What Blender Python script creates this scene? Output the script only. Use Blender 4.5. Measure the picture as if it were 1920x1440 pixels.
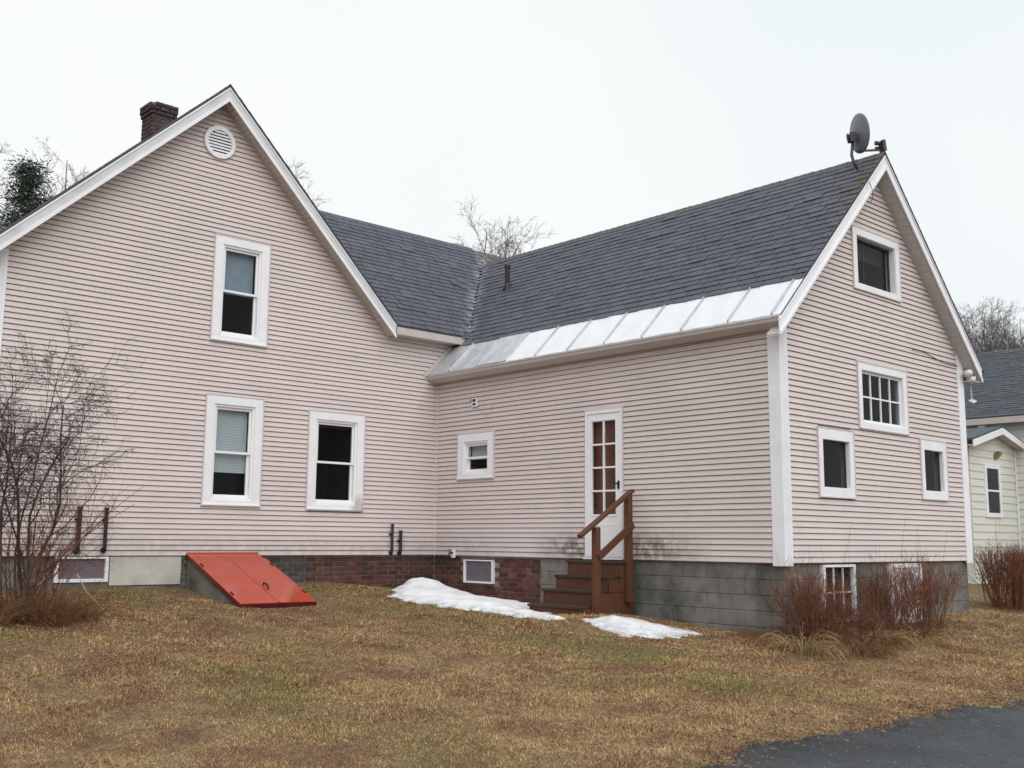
import bpy, math, random
import numpy as np
from mathutils import Vector, Matrix
R = math.radians
for o in list(bpy.data.objects): bpy.data.objects.remove(o)
scene = bpy.context.scene
col = scene.collection

# ------------------------------------------------------------------ camera
CAM = np.array([-11.675, -14.707, 0.262]); YAW, PITCH, ROLL, FPX = R(42.471), R(8.373), R(0.477), 1994.667
_f = np.array([math.sin(YAW)*math.cos(PITCH), math.cos(YAW)*math.cos(PITCH), math.sin(PITCH)])
_r0 = np.array([math.cos(YAW), -math.sin(YAW), 0.0]); _u0 = np.cross(_r0, _f)
_r = _r0*math.cos(ROLL)+_u0*math.sin(ROLL); _u = -_r0*math.sin(ROLL)+_u0*math.cos(ROLL)
cd = bpy.data.cameras.new('camera'); cam = bpy.data.objects.new('camera', cd); col.objects.link(cam)
cd.sensor_width = 36; cd.lens = 36*FPX/1920; cd.clip_end = 2000; cd.clip_start = 0.05
M = Matrix.Identity(4)
for i in range(3):
    M[i][0] = _r[i]; M[i][1] = _u[i]; M[i][2] = -_f[i]; M[i][3] = CAM[i]
cam.matrix_world = M
scene.camera = cam
scene.render.resolution_x, scene.render.resolution_y = 1024, 768

# ------------------------------------------------------------------ sky, sun, exposure (overcast winter day)
SUN_EL, SUN_AZ = R(50), R(205)          # azimuth clockwise from +y: light comes from behind the camera
w = bpy.data.worlds.new('World'); scene.world = w; w.use_nodes = True
nt = w.node_tree; nt.nodes.clear()
sky = nt.nodes.new('ShaderNodeTexSky'); sky.sky_type = 'NISHITA'; sky.sun_disc = False
sky.sun_elevation = SUN_EL; sky.sun_rotation = SUN_AZ; sky.air_density = 1.0; sky.dust_density = 4.0
hs = nt.nodes.new('ShaderNodeHueSaturation'); hs.inputs['Saturation'].default_value = 0.3
tc = nt.nodes.new('ShaderNodeTexCoord'); nz = nt.nodes.new('ShaderNodeTexNoise')
nz.inputs['Scale'].default_value = 1.6; nz.inputs['Detail'].default_value = 3
rp = nt.nodes.new('ShaderNodeValToRGB')
rp.color_ramp.elements[0].position = .35; rp.color_ramp.elements[0].color = (7.1, 7.6, 7.75, 1)
rp.color_ramp.elements[1].position = .65; rp.color_ramp.elements[1].color = (7.9, 8.05, 7.95, 1)
mx = nt.nodes.new('ShaderNodeMix'); mx.data_type = 'RGBA'; mx.inputs[0].default_value = 0.92
bg = nt.nodes.new('ShaderNodeBackground'); bg.inputs['Strength'].default_value = 0.1
wo = nt.nodes.new('ShaderNodeOutputWorld')
nt.links.new(tc.outputs['Generated'], nz.inputs['Vector']); nt.links.new(nz.outputs['Fac'], rp.inputs['Fac'])
nt.links.new(sky.outputs[0], hs.inputs['Color']); nt.links.new(hs.outputs[0], mx.inputs[6])
nt.links.new(rp.outputs[0], mx.inputs[7]); nt.links.new(mx.outputs[2], bg.inputs['Color']); nt.links.new(bg.outputs[0], wo.inputs[0])
sl = bpy.data.lights.new('sun', 'SUN'); sl.energy = 1.5; sl.angle = R(70); sl.color = (1, .985, .96)
sun = bpy.data.objects.new('sun', sl); col.objects.link(sun)
sdir = Vector((math.sin(SUN_AZ)*math.cos(SUN_EL), math.cos(SUN_AZ)*math.cos(SUN_EL), math.sin(SUN_EL)))
sun.rotation_euler = (-sdir).to_track_quat('-Z', 'Y').to_euler(); sun.location = (-8, -20, 20)
scene.view_settings.view_transform = 'Standard'; scene.view_settings.look = 'None'
scene.view_settings.exposure = 0.36; scene.view_settings.gamma = 1.0
try: scene.view_settings.use_curve_mapping = False
except Exception: pass

# ------------------------------------------------------------------ materials
MATS = {}
def N(nt, t, **kw):
    n = nt.nodes.new(t)
    for k, v in kw.items(): setattr(n, k, v)
    return n
def newmat(name):
    m = bpy.data.materials.new(name); m.use_nodes = True
    MATS[name] = m
    b = m.node_tree.nodes['Principled BSDF']
    return m, m.node_tree, b
def c3(c, k=1.0): return (c[0]*k, c[1]*k, c[2]*k, 1)
def noise(nt, scale, detail=4, rough=.55, vec=None, dist=0):
    n = N(nt, 'ShaderNodeTexNoise'); n.inputs['Scale'].default_value = scale; n.inputs['Detail'].default_value = detail
    n.inputs['Roughness'].default_value = rough; n.inputs['Distortion'].default_value = dist
    if vec is None:
        g = N(nt, 'ShaderNodeNewGeometry'); vec = g.outputs['Position']
    nt.links.new(vec, n.inputs['Vector']); return n.outputs['Fac']
def ramp(nt, fac, stops):
    r = N(nt, 'ShaderNodeValToRGB'); e = r.color_ramp.elements
    while len(e) < len(stops): e.new(.5)
    for el, (p, c) in zip(e, stops): el.position = p; el.color = c if len(c) == 4 else (*c, 1)
    nt.links.new(fac, r.inputs['Fac']); return r.outputs['Color']
def mix(nt, fac, a, b, mode='MIX'):
    m = N(nt, 'ShaderNodeMix', data_type='RGBA', blend_type=mode)
    for s, v in ((0, fac), (6, a), (7, b)):
        if isinstance(v, (int, float)): m.inputs[s].default_value = v
        elif isinstance(v, tuple): m.inputs[s].default_value = v if len(v) == 4 else (*v, 1)
        else: nt.links.new(v, m.inputs[s])
    return m.outputs[2]
def mth(nt, op, a, b=None, clamp=False):
    m = N(nt, 'ShaderNodeMath', operation=op); m.use_clamp = clamp
    for s, v in ((0, a), (1, b)):
        if v is None: continue
        if isinstance(v, (int, float)): m.inputs[s].default_value = v
        else: nt.links.new(v, m.inputs[s])
    return m.outputs[0]
def rnd(nt):
    o = N(nt, 'ShaderNodeObjectInfo'); g = N(nt, 'ShaderNodeNewGeometry')
    return mth(nt, 'FRACT', mth(nt, 'ADD', o.outputs['Random'], g.outputs['Random Per Island']))
def bump(nt, b, h, strength=.3, dist=.01):
    n = N(nt, 'ShaderNodeBump'); n.inputs['Strength'].default_value = strength; n.inputs['Distance'].default_value = dist
    nt.links.new(h, n.inputs['Height']); nt.links.new(n.outputs[0], b.inputs['Normal'])
def pmat(name, base, rough=.6, var=.12, scale=6, bmp=0, bscale=80, spec=.4, metal=0, perobj=0, dirt=None, dirtscale=2.0, dirtamt=.5):
    m, nt, b = newmat(name)
    f = noise(nt, scale, 5)
    c = ramp(nt, f, [(.3, c3(base, 1-var)), (.7, c3(base, 1+var))])
    if perobj:
        c = mix(nt, 1.0, c, ramp(nt, rnd(nt), [(0, (1-perobj,)*3), (1, (1+perobj,)*3)]), 'MULTIPLY')
    if dirt:
        d = ramp(nt, noise(nt, dirtscale, 6, .65), [(.48, (0, 0, 0)), (.72, (dirtamt,)*3)])
        c = mix(nt, d, c, dirt)
    nt.links.new(c, b.inputs['Base Color'])
    b.inputs['Roughness'].default_value = rough; b.inputs['Specular IOR Level'].default_value = spec; b.inputs['Metallic'].default_value = metal
    if bmp: bump(nt, b, noise(nt, bscale, 4), bmp)
    return m

def siding_material(name, base, stains=True):
    m, nt, b = newmat(name)
    g = N(nt, 'ShaderNodeNewGeometry'); sx = N(nt, 'ShaderNodeSeparateXYZ'); nt.links.new(g.outputs['Position'], sx.inputs[0])
    c = ramp(nt, noise(nt, 1.3, 5), [(.3, c3(base, .955)), (.7, c3(base, 1.035))])
    c = mix(nt, 1.0, c, ramp(nt, rnd(nt), [(0, (.975,)*3), (1, (1.02,)*3)]), 'MULTIPLY')
    if stains:
        mp = N(nt, 'ShaderNodeMapping'); mp.inputs['Scale'].default_value = (2.4, 2.4, 2.0); nt.links.new(g.outputs['Position'], mp.inputs[0])
        st = noise(nt, 3.2, 6, .7, mp.outputs[0])
        def band(out, lo, a, bb, hi):   # 0 below lo, 1 between a and bb, 0 above hi
            u = N(nt, 'ShaderNodeMapRange'); u.inputs[1].default_value = lo; u.inputs[2].default_value = a; nt.links.new(out, u.inputs[0])
            v = N(nt, 'ShaderNodeMapRange'); v.inputs[1].default_value = bb; v.inputs[2].default_value = hi
            v.inputs[3].default_value = 1; v.inputs[4].default_value = 0; nt.links.new(out, v.inputs[0])
            return mth(nt, 'MULTIPLY', u.outputs[0], v.outputs[0])
        onB = band(sx.outputs['X'], -.2, -.1, .05, .1)
        zl = band(sx.outputs['Z'], -.05, .06, .22, .46)
        s1 = mth(nt, 'MULTIPLY', mth(nt, 'MULTIPLY', band(sx.outputs['Y'], -6.0, -4.95, -4.55, -4.5), zl), onB)
        s2 = mth(nt, 'MULTIPLY', mth(nt, 'MULTIPLY', band(sx.outputs['Y'], -3.62, -3.6, -3.25, -2.4), zl), onB)
        s3 = mth(nt, 'MULTIPLY', mth(nt, 'MULTIPLY', band(sx.outputs['Y'], -2.2, -1.4, .2, .5), band(sx.outputs['Z'], -.1, 0, .1, .4)), .3)
        msk = mth(nt, 'ADD', mth(nt, 'ADD', s1, s2), s3, True)
        k = mth(nt, 'MULTIPLY', ramp(nt, st, [(.34, (0,)*3), (.58, (1,)*3)]), msk)
        c = mix(nt, mth(nt, 'MULTIPLY', k, .8), c, (.075, .07, .045))
        # faint grime running everywhere
        gr = ramp(nt, noise(nt, 1.1, 6, .7, mp.outputs[0]), [(.55, (0,)*3), (.8, (.22,)*3)])
        c = mix(nt, gr, c, (.33, .29, .25))
    nt.links.new(c, b.inputs['Base Color']); b.inputs['Roughness'].default_value = .55; b.inputs['Specular IOR Level'].default_value = .3
    bump(nt, b, noise(nt, 260, 2), .06, .002)
    return m
siding_material('siding', (.615, .538, .528))
siding_material('siding_green', (.65, .65, .60), False)
pmat('white_trim', (.79, .80, .84), .42, .03, 3, bmp=.03, bscale=60, dirt=(.5, .48, .44), dirtscale=3.1, dirtamt=.22)
def spot(mname, c, rad, colr, amt):
    nt = MATS[mname].node_tree; b = nt.nodes['Principled BSDF']; src = b.inputs['Base Color'].links[0].from_socket
    g = N(nt, 'ShaderNodeNewGeometry'); d = N(nt, 'ShaderNodeVectorMath', operation='DISTANCE'); nt.links.new(g.outputs['Position'], d.inputs[0]); d.inputs[1].default_value = c
    mr = N(nt, 'ShaderNodeMapRange'); mr.inputs[1].default_value = rad; mr.inputs[2].default_value = rad*.2; nt.links.new(d.outputs['Value'], mr.inputs[0])
    nt.links.new(mix(nt, mth(nt, 'MULTIPLY', mth(nt, 'MULTIPLY', mr.outputs[0], amt), ramp(nt, noise(nt, 9, 5, .7), [(.3, (.35,)*3), (.55, (1,)*3)])), src, colr), b.inputs['Base Color'])
spot('white_trim', (-1.60, -.04, .78), .26, (.34, .31, .24), .85)
pmat('grey_trim', (.60, .61, .65), .5, .05, 3, dirt=(.36, .34, .3), dirtscale=2.5, dirtamt=.35)
pmat('tan_soffit', (.50, .45, .42), .6, .06, 4)
pmat('grey_soffit', (.50, .49, .48), .6, .05, 4)
pmat('vinyl_sash', (.80, .80, .81), .35, .02, 3)
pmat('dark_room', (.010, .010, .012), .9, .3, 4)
pmat('blind', (.62, .66, .65), .6, .05, 3)
pmat('shade_cloth', (.30, .35, .40), .8, .12, 5)
pmat('brown_curtain', (.035, .025, .022), .9, .3, 9)
pmat('inner_door_wood', (.27, .10, .06), .5, .25, 5)
pmat('screen_dark', (.05, .045, .06), .7, .2, 10)
pmat('purple_screen', (.15, .12, .145), .5, .12, 5)
pmat('black_iron', (.02, .016, .018), .5, .3, 9)
pmat('brass', (.35, .25, .09), .35, .1, 5, metal=.8)
pmat('concrete', (.185, .178, .162), .9, .25, 3, bmp=.4, bscale=40, perobj=.04, dirt=(.035, .033, .03), dirtscale=1.0, dirtamt=.95)
pmat('stucco', (.50, .49, .44), .9, .1, 4, bmp=.3, bscale=30, dirt=(.22, .20, .17), dirtscale=2.6, dirtamt=.6)
pmat('mortar', (.22, .19, .18), .95, .2, 12, bmp=.3, bscale=90, dirt=(.06, .05, .045), dirtscale=1.8, dirtamt=.8)
pmat('brick', (.105, .040, .032), .9, .3, 9, bmp=.4, bscale=70, perobj=.45, dirt=(.045, .035, .032), dirtscale=1.3, dirtamt=.9)
pmat('painted_brick', (.07, .058, .056), .85, .2, 9, bmp=.4, bscale=70, perobj=.25)
pmat('chimney_brick', (.055, .036, .04), .95, .3, 9, bmp=.5, bscale=60, perobj=.4, dirt=(.03, .035, .022), dirtscale=4, dirtamt=.7)
pmat('stain_brown', (.105, .040, .020), .62, .22, 5, bmp=.15, bscale=35, perobj=.12, dirt=(.05, .026, .016), dirtscale=5, dirtamt=.6)
pmat('stain_tread', (.052, .027, .017), .7, .3, 6, bmp=.2, bscale=35, perobj=.12, dirt=(.035, .03, .02), dirtscale=5, dirtamt=.7)
pmat('red_paint', (.42, .058, .030), .16, .14, 2.5, bmp=.12, bscale=5, spec=.6, dirt=(.20, .055, .042), dirtscale=5, dirtamt=.75)
pmat('red_edge', (.10, .012, .012), .45, .2, 5)
pmat('metal_white', (.70, .71, .75), .30, .04, 3, spec=.7, dirt=(.6, .6, .6), dirtscale=5, dirtamt=.4)
pmat('metal_grey', (.52, .53, .56), .34, .12, 5, metal=.4, dirt=(.3, .3, .3), dirtscale=6, dirtamt=.5)
pmat('dish_grey', (.15, .165, .19), .4, .06, 4)
pmat('dish_dark', (.045, .045, .06), .45, .1, 4)
pmat('lamp_glass', (.62, .62, .58), .15, .05, 5, spec=.8)
pmat('bark_grey', (.10, .087, .088), .9, .25, 8)
pmat('twig_grey', (.10, .085, .09), .9, .25, 3)
pmat('bark_shrub', (.065, .045, .042), .85, .35, 6)
pmat('twig_shrub', (.075, .05, .046), .85, .35, 5)
pmat('twig_red', (.165, .064, .034), .85, .5, 9, perobj=.4)
pmat('straw', (.34, .24, .12), .85, .3, 9, perobj=.4)
pmat('straw_brown', (.175, .085, .038), .85, .35, 9, perobj=.45)
pmat('needle', (.026, .042, .030), .7, .45, 2, perobj=.4)
pmat('leaf_litter', (.17, .10, .055), .8, .5, 9, perobj=.7)
pmat('gravel', (.11, .12, .135), .8, .3, 9, perobj=.6)

def roof_material(name, base, moss=False, rows=None):
    m, nt, b = newmat(name)
    c = ramp(nt, noise(nt, 2.2, 5), [(.3, c3(base, .8)), (.7, c3(base, 1.25))])
    c = mix(nt, 1.0, c, ramp(nt, rnd(nt), [(0, (.72,)*3), (1, (1.3,)*3)]), 'MULTIPLY')
    c = mix(nt, .5, c, ramp(nt, noise(nt, 240, 2), [(.3, c3(base, .5)), (.7, c3(base, 1.6))]))
    if moss:
        g = N(nt, 'ShaderNodeNewGeometry'); s = N(nt, 'ShaderNodeSeparateXYZ'); nt.links.new(g.outputs['Position'], s.inputs[0])
        u = N(nt, 'ShaderNodeMapRange'); u.inputs[1].default_value = -6.75; u.inputs[2].default_value = -7.2; nt.links.new(s.outputs['Y'], u.inputs[0])
        v = N(nt, 'ShaderNodeMapRange'); v.inputs[1].default_value = 1.2; v.inputs[2].default_value = 2.0; nt.links.new(s.outputs['X'], v.inputs[0])
        e = N(nt, 'ShaderNodeMapRange'); e.inputs[1].default_value = 2.42; e.inputs[2].default_value = 2.6; nt.links.new(s.outputs['X'], e.inputs[0])
        k = mth(nt, 'ADD', mth(nt, 'MULTIPLY', u.outputs[0], v.outputs[0]), mth(nt, 'MULTIPLY', e.outputs[0], .8), True)
        k = mth(nt, 'MULTIPLY', k, ramp(nt, noise(nt, 7, 6, .7), [(.44, (0,)*3), (.58, (1,)*3)]))
        c = mix(nt, k, c, ramp(nt, noise(nt, 22), [(.35, (.075, .085, .02)), (.6, (.10, .055, .025))]))
        # pale worn streak in the valley
        q = mth(nt, 'ABSOLUTE', mth(nt, 'SUBTRACT', mth(nt, 'SUBTRACT', s.outputs['X'], s.outputs['Y']), .73))
        kv = N(nt, 'ShaderNodeMapRange'); kv.inputs[1].default_value = .30; kv.inputs[2].default_value = .06; nt.links.new(q, kv.inputs[0])
        kk = mth(nt, 'MULTIPLY', kv.outputs[0], ramp(nt, noise(nt, 5, 5, .65), [(.42, (0,)*3), (.62, (.75,)*3)]))
        c = mix(nt, kk, c, (.27, .28, .31))
        # pale lichen specks
        sp = ramp(nt, noise(nt, 26, 2), [(.70, (0,)*3), (.74, (.8,)*3)])
        c = mix(nt, sp, c, (.25, .26, .26))
    if rows:
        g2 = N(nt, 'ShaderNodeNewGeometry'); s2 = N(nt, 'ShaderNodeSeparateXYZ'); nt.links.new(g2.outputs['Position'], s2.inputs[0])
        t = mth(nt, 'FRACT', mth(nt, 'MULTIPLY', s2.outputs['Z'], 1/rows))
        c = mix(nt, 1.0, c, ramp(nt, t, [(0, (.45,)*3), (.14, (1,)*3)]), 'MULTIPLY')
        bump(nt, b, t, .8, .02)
    nt.links.new(c, b.inputs['Base Color']); b.inputs['Roughness'].default_value = .62; b.inputs['Specular IOR Level'].default_value = .45
    if not rows: bump(nt, b, noise(nt, 300, 2), .5, .004)
    return m
roof_material('shingle', (.068, .071, .094), moss=True)
roof_material('shingle_plain', (.065, .065, .076), rows=.1)
roof_material('shingle_green', (.050, .060, .072))

def glass_material(name, tint=(.85, .88, .9), refl=1.0):
    m = bpy.data.materials.new(name); m.use_nodes = True; MATS[name] = m; nt = m.node_tree; nt.nodes.clear()
    lw = N(nt, 'ShaderNodeFresnel'); lw.inputs['IOR'].default_value = 1.5
    g = N(nt, 'ShaderNodeNewGeometry')
    fac = mth(nt, 'MULTIPLY', lw.outputs[0], mth(nt, 'SUBTRACT', 1.0, g.outputs['Backfacing']))
    t = N(nt, 'ShaderNodeBsdfTransparent'); t.inputs[0].default_value = (*tint, 1)
    gl = N(nt, 'ShaderNodeBsdfGlossy'); gl.inputs['Roughness'].default_value = .02
    nb = N(nt, 'ShaderNodeBump'); nb.inputs['Strength'].default_value = .04; nb.inputs['Distance'].default_value = .05
    nt.links.new(noise(nt, 2.5, 1), nb.inputs['Height']); nt.links.new(nb.outputs[0], gl.inputs['Normal'])
    ms = N(nt, 'ShaderNodeMixShader'); o = N(nt, 'ShaderNodeOutputMaterial')
    nt.links.new(mth(nt, 'MULTIPLY', fac, refl, True), ms.inputs[0]); nt.links.new(t.outputs[0], ms.inputs[1]); nt.links.new(gl.outputs[0], ms.inputs[2]); nt.links.new(ms.outputs[0], o.inputs[0])
glass_material('glass', refl=.42)

def lawn_material(name, blades):
    m, nt, b = newmat(name)
    n1 = noise(nt, .42, 5, .6); n2 = noise(nt, 1.7, 6, .65); n3 = noise(nt, 16, 4, .7); n4 = noise(nt, 70, 3, .7)
    k = 1.72 if blades else 1.3
    straw, brown, green, dark = c3((.29, .20, .105), k), c3((.19, .112, .063), k), c3((.145, .132, .045), k), c3((.078, .052, .04), k)
    a = mix(nt, ramp(nt, n2, [(.40, (0,)*3), (.58, (1,)*3)]), brown, straw)
    g = N(nt, 'ShaderNodeNewGeometry'); sx = N(nt, 'ShaderNodeSeparateXYZ'); nt.links.new(g.outputs['Position'], sx.inputs[0])
    # greener turf within a few metres of the walls, browner towards the open lawn
    mr = N(nt, 'ShaderNodeMapRange'); mr.inputs[1].default_value = -5.5; mr.inputs[2].default_value = -1.0; mr.inputs[3].default_value = -.06; mr.inputs[4].default_value = .07
    nt.links.new(mth(nt, 'ADD', sx.outputs['Y'], mth(nt, 'MULTIPLY', sx.outputs['X'], .25)), mr.inputs[0])
    a = mix(nt, ramp(nt, mth(nt, 'ADD', n1, mr.outputs[0]), [(.465, (0,)*3), (.60, (.72,)*3)]), a, green)
    n5 = noise(nt, 5.5, 5, .7)
    a = mix(nt, ramp(nt, n5, [(.52, (0,)*3), (.66, (.6,)*3)]), a, c3((.21, .13, .085), k))
    a = mix(nt, ramp(nt, noise(nt, 3.1, 5, .7), [(.60, (0,)*3), (.68, (.65,)*3)]), a, c3((.30, .235, .15), k))
    a = mix(nt, ramp(nt, n3, [(.50, (0,)*3), (.72, (.75,)*3)]), a, dark)
    a = mix(nt, ramp(nt, n4, [(.5, (0,)*3), (.8, (.5,)*3)]), a, straw)
    # ground sheet alone is mixed evenly towards the dark tone
    if not blades:
        a = mix(nt, .25, a, dark)
    if blades:
        rr = rnd(nt)
        a = mix(nt, 1.0, a, ramp(nt, rr, [(0, (.45,)*3), (.55, (1.0,)*3), (.85, (1.35, 1.3, 1.15)), (1, (2.0, 1.9, 1.6))]), 'MULTIPLY')
    nt.links.new(a, b.inputs['Base Color']); b.inputs['Roughness'].default_value = .9; b.inputs['Specular IOR Level'].default_value = .15
    if not blades: bump(nt, b, mth(nt, 'ADD', n3, n4), .9, .04)
lawn_material('lawn', False); lawn_material('grass_blades', True)

m, nt_, b = newmat('asphalt')
n1 = noise(nt_, 1.2, 5); n2 = noise(nt_, 60, 3, .7); n3 = noise(nt_, 220, 2)
a = ramp(nt_, n1, [(.32, (.035, .042, .05)), (.5, (.065, .075, .086)), (.7, (.095, .105, .118))])
a = mix(nt_, ramp(nt_, noise(nt_, 5, 6, .7), [(.5, (0,)*3), (.7, (.8,)*3)]), a, (.03, .034, .038))
a = mix(nt_, ramp(nt_, n2, [(.55, (0,)*3), (.75, (.7,)*3)]), a, (.15, .16, .17))
a = mix(nt_, ramp(nt_, n3, [(.68, (0,)*3), (.74, (.45,)*3)]), a, (.22, .23, .24))
nt_.links.new(a, b.inputs['Base Color']); b.inputs['Roughness'].default_value = .55
bump(nt_, b, mth(nt_, 'ADD', n2, n3), 1.0, .03)

m, nt_, b = newmat('snow')
n1 = noise(nt_, 3, 5, .6); n2 = noise(nt_, 30, 4, .7); n3 = noise(nt_, 18, 2)
a = ramp(nt_, n1, [(.3, (.70, .72, .78)), (.65, (.86, .87, .89))])
a = mix(nt_, ramp(nt_, n2, [(.62, (0,)*3), (.72, (.45,)*3)]), a, (.35, .33, .32))
a = mix(nt_, ramp(nt_, n3, [(.73, (0,)*3), (.75, (.9,)*3)]), a, (.10, .07, .05))
at_ = N(nt_, 'ShaderNodeAttribute'); at_.attribute_name = 'rim'
mr = N(nt_, 'ShaderNodeMapRange'); mr.inputs[1].default_value = .02; mr.inputs[2].default_value = .24; mr.inputs[3].default_value = .85; mr.inputs[4].default_value = 0; nt_.links.new(at_.outputs['Fac'], mr.inputs[0])
sl2 = mth(nt_, 'MULTIPLY', mr.outputs[0], ramp(nt_, noise(nt_, 7, 5, .7), [(.38, (.1,)*3), (.6, (1,)*3)]))
a = mix(nt_, sl2, a, (.34, .34, .36))
nt_.links.new(a, b.inputs['Base Color']); b.inputs['Roughness'].default_value = .5
bump(nt_, b, mth(nt_, 'ADD', n1, mth(nt_, 'MULTIPLY', n2, .5)), .5, .03)

# ------------------------------------------------------------------ mesh helpers
WL = {}
def link(o, parent=None):
    col.objects.link(o)
    if parent is not None:
        o.parent = parent; o.matrix_parent_inverse = Matrix.Translation(-Vector(WL[parent.name]))
    WL[o.name] = (0, 0, 0)      # meshes hold world coordinates
    return o
def tag(o, label=None, cat=None, group=None, kind=None):
    for k, v in (('label', label), ('category', cat), ('group', group), ('kind', kind)):
        if v: o[k] = v
    return o
def thing(name, loc, label, cat, group=None):
    o = bpy.data.objects.new(name, None); o.empty_display_size = .2
    col.objects.link(o); o.location = loc; WL[o.name] = tuple(loc)
    return tag(o, label, cat, group)
def mkmesh(name, V, F, mat, smooth=False):
    me = bpy.data.meshes.new(name); me.from_pydata([tuple(v) for v in V], [], F)
    if mat: me.materials.append(MATS[mat])
    if smooth:
        me.polygons.foreach_set('use_smooth', [True]*len(me.polygons))
    me.update(); return me
def mkobj(name, V, F, mat, parent=None, smooth=False, bevel=0):
    o = bpy.data.objects.new(name, mkmesh(name, V, F, mat, smooth)); link(o, parent)
    if bevel:
        bv = o.modifiers.new('bevel', 'BEVEL'); bv.width = bevel; bv.segments = 2; bv.limit_method = 'ANGLE'; bv.angle_limit = R(40)
    return o
class MB:
    def __init__(s): s.V = []; s.F = []
    def add(s, V, F):
        k = len(s.V); s.V += [tuple(v) for v in V]; s.F += [tuple(i+k for i in f) for f in F]; return s
    def box(s, x0, x1, y0, y1, z0, z1):
        x0, x1 = sorted((x0, x1)); y0, y1 = sorted((y0, y1)); z0, z1 = sorted((z0, z1))
        return s.add([(x0,y0,z0),(x1,y0,z0),(x1,y1,z0),(x0,y1,z0),(x0,y0,z1),(x1,y0,z1),(x1,y1,z1),(x0,y1,z1)],
                     [(0,3,2,1),(4,5,6,7),(0,1,5,4),(1,2,6,5),(2,3,7,6),(3,0,4,7)])
    def prism(s, poly, ext):       # poly: list of 3d points, ext: vector
        n = len(poly); P = [Vector(p) for p in poly]; e = Vector(ext)
        nrm = Vector((0,0,0))
        for i in range(n): nrm += P[i].cross(P[(i+1) % n])
        if nrm.dot(e) > 0: P = P[::-1]
        V = P+[p+e for p in P]
        F = [tuple(range(n)), tuple(range(2*n-1, n-1, -1))]
        F += [(i, n+i, n+(i+1) % n, (i+1) % n) for i in range(n)]
        F = [tuple(reversed(f)) if k > 1 else f for k, f in enumerate(F)]
        return s.add(V, [f for f in F[:2]]+[tuple(reversed(f)) for f in F[2:]])
    def beam(s, a, b_, w, h, up=(0,0,1)):
        a = Vector(a); b_ = Vector(b_); d = (b_-a).normalized(); sd = d.cross(Vector(up)).normalized(); u = sd.cross(d).normalized()
        q = [a+sd*(i*w/2)+u*(j*h/2) for i, j in ((-1,-1),(1,-1),(1,1),(-1,1))]
        return s.prism(q, b_-a)
    def tube(s, P, r, n=8, cap=True):
        P = [Vector(p) for p in P]; r = [r]*len(P) if isinstance(r, (int, float)) else r
        k = len(s.V); V = []; F = []
        d0 = (P[1]-P[0]).normalized(); a = d0.orthogonal().normalized()
        for i, p in enumerate(P):
            d = (P[min(i+1, len(P)-1)]-P[max(i-1, 0)]).normalized()
            a = (a-d*a.dot(d)).normalized(); b2 = d.cross(a)
            V += [p+(a*math.cos(t*2*math.pi/n)+b2*math.sin(t*2*math.pi/n))*r[i] for t in range(n)]
        for i in range(len(P)-1):
            F += [(i*n+t, i*n+(t+1) % n, (i+1)*n+(t+1) % n, (i+1)*n+t) for t in range(n)]
        if cap: F += [tuple(range(n-1, -1, -1)), tuple((len(P)-1)*n+t for t in range(n))]
        return s.add(V, F)
    def lathe(s, prof, origin, axis, n=32, sx=1.0):   # prof: (radius, along axis)
        ax = Vector(axis).normalized(); a = ax.orthogonal().normalized() if abs(ax.z) > .9 else Vector((0,0,1)).cross(ax).normalized(); b2 = ax.cross(a); o = Vector(origin)
        V = [o+ax*h+(a*math.cos(t*2*math.pi/n)*sx+b2*math.sin(t*2*math.pi/n))*r for r, h in prof for t in range(n)]
        F = [(i*n+t, i*n+(t+1) % n, (i+1)*n+(t+1) % n, (i+1)*n+t) for i in range(len(prof)-1) for t in range(n)]
        return s.add(V, F)
    def build(s, name, mat, parent=None, smooth=False, bevel=0):
        return mkobj(name, s.V, s.F, mat, parent, smooth, bevel)

L, W = 7.048, 5.206
def pbox(mb, pl, h0, h1, d0, d1, z0, z1):        # a box on wall plane pl; d = distance out of the wall
    if pl == 'A': return mb.box(h0, h1, -d1, -d0, z0, z1)
    if pl == 'B': return mb.box(-d1, -d0, h0, h1, z0, z1)
    return mb.box(h0, h1, -L-d1, -L-d0, z0, z1)
def pp(pl, h, d, z):
    return (h, -d, z) if pl == 'A' else ((-d, h, z) if pl == 'B' else (h, -L-d, z))

# ------------------------------------------------------------------ ground
GC = [(-9,0,-.42),(-7,0,-.42),(-4.65,0,-.45),(-2.4,0,-.43),(-1.28,0,-.50),(0,0,-.62),(0,-1.2,-.67),(0,-2.6,-.70),(0,-4.66,-.79),(0,-6.45,-.90),
      (0,-7.05,-.94),(2.6,-7.05,-.90),(5.2,-7.05,-.76),(-4.05,-1.75,-.675),(-7.4,-2.0,-.62),(-1.1,-4,-.74),(-.86,-4.6,-.73),(-4,-5,-.97),(-9.1,-6.8,-1.27),
      (-6.5,-9.05,-1.27),(-5.8,-9.9,-1.27),(0,-9.9,-1.25),(5,-9.9,-1.15),(-3.7,-11.4,-1.29),(-11.7,-14.7,-1.34),(10,-10,-1.05),(9,-6,-.78),(20,-15,-1.2),(-20,0,-.6),
      (-20,-15,-1.3),(0,-25,-1.4),(0,30,-.5),(25,10,-.65),(-25,30,-.5),(30,-25,-1.3),(3,0,-.6),(3,-4,-.75)]
_P = np.array([g[:2] for g in GC], float); _Z = np.array([g[2] for g in GC])
def _phi(r): return np.where(r > 1e-9, r*r*np.log(np.maximum(r, 1e-9)), 0)
_n = len(_P); _K = _phi(np.linalg.norm(_P[:,None]-_P[None], axis=2))+np.eye(_n)*.02
_Q = np.hstack([np.ones((_n,1)), _P]); _S = np.block([[_K,_Q],[_Q.T,np.zeros((3,3))]])
_w = np.linalg.solve(_S, np.concatenate([_Z, np.zeros(3)]))
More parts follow.
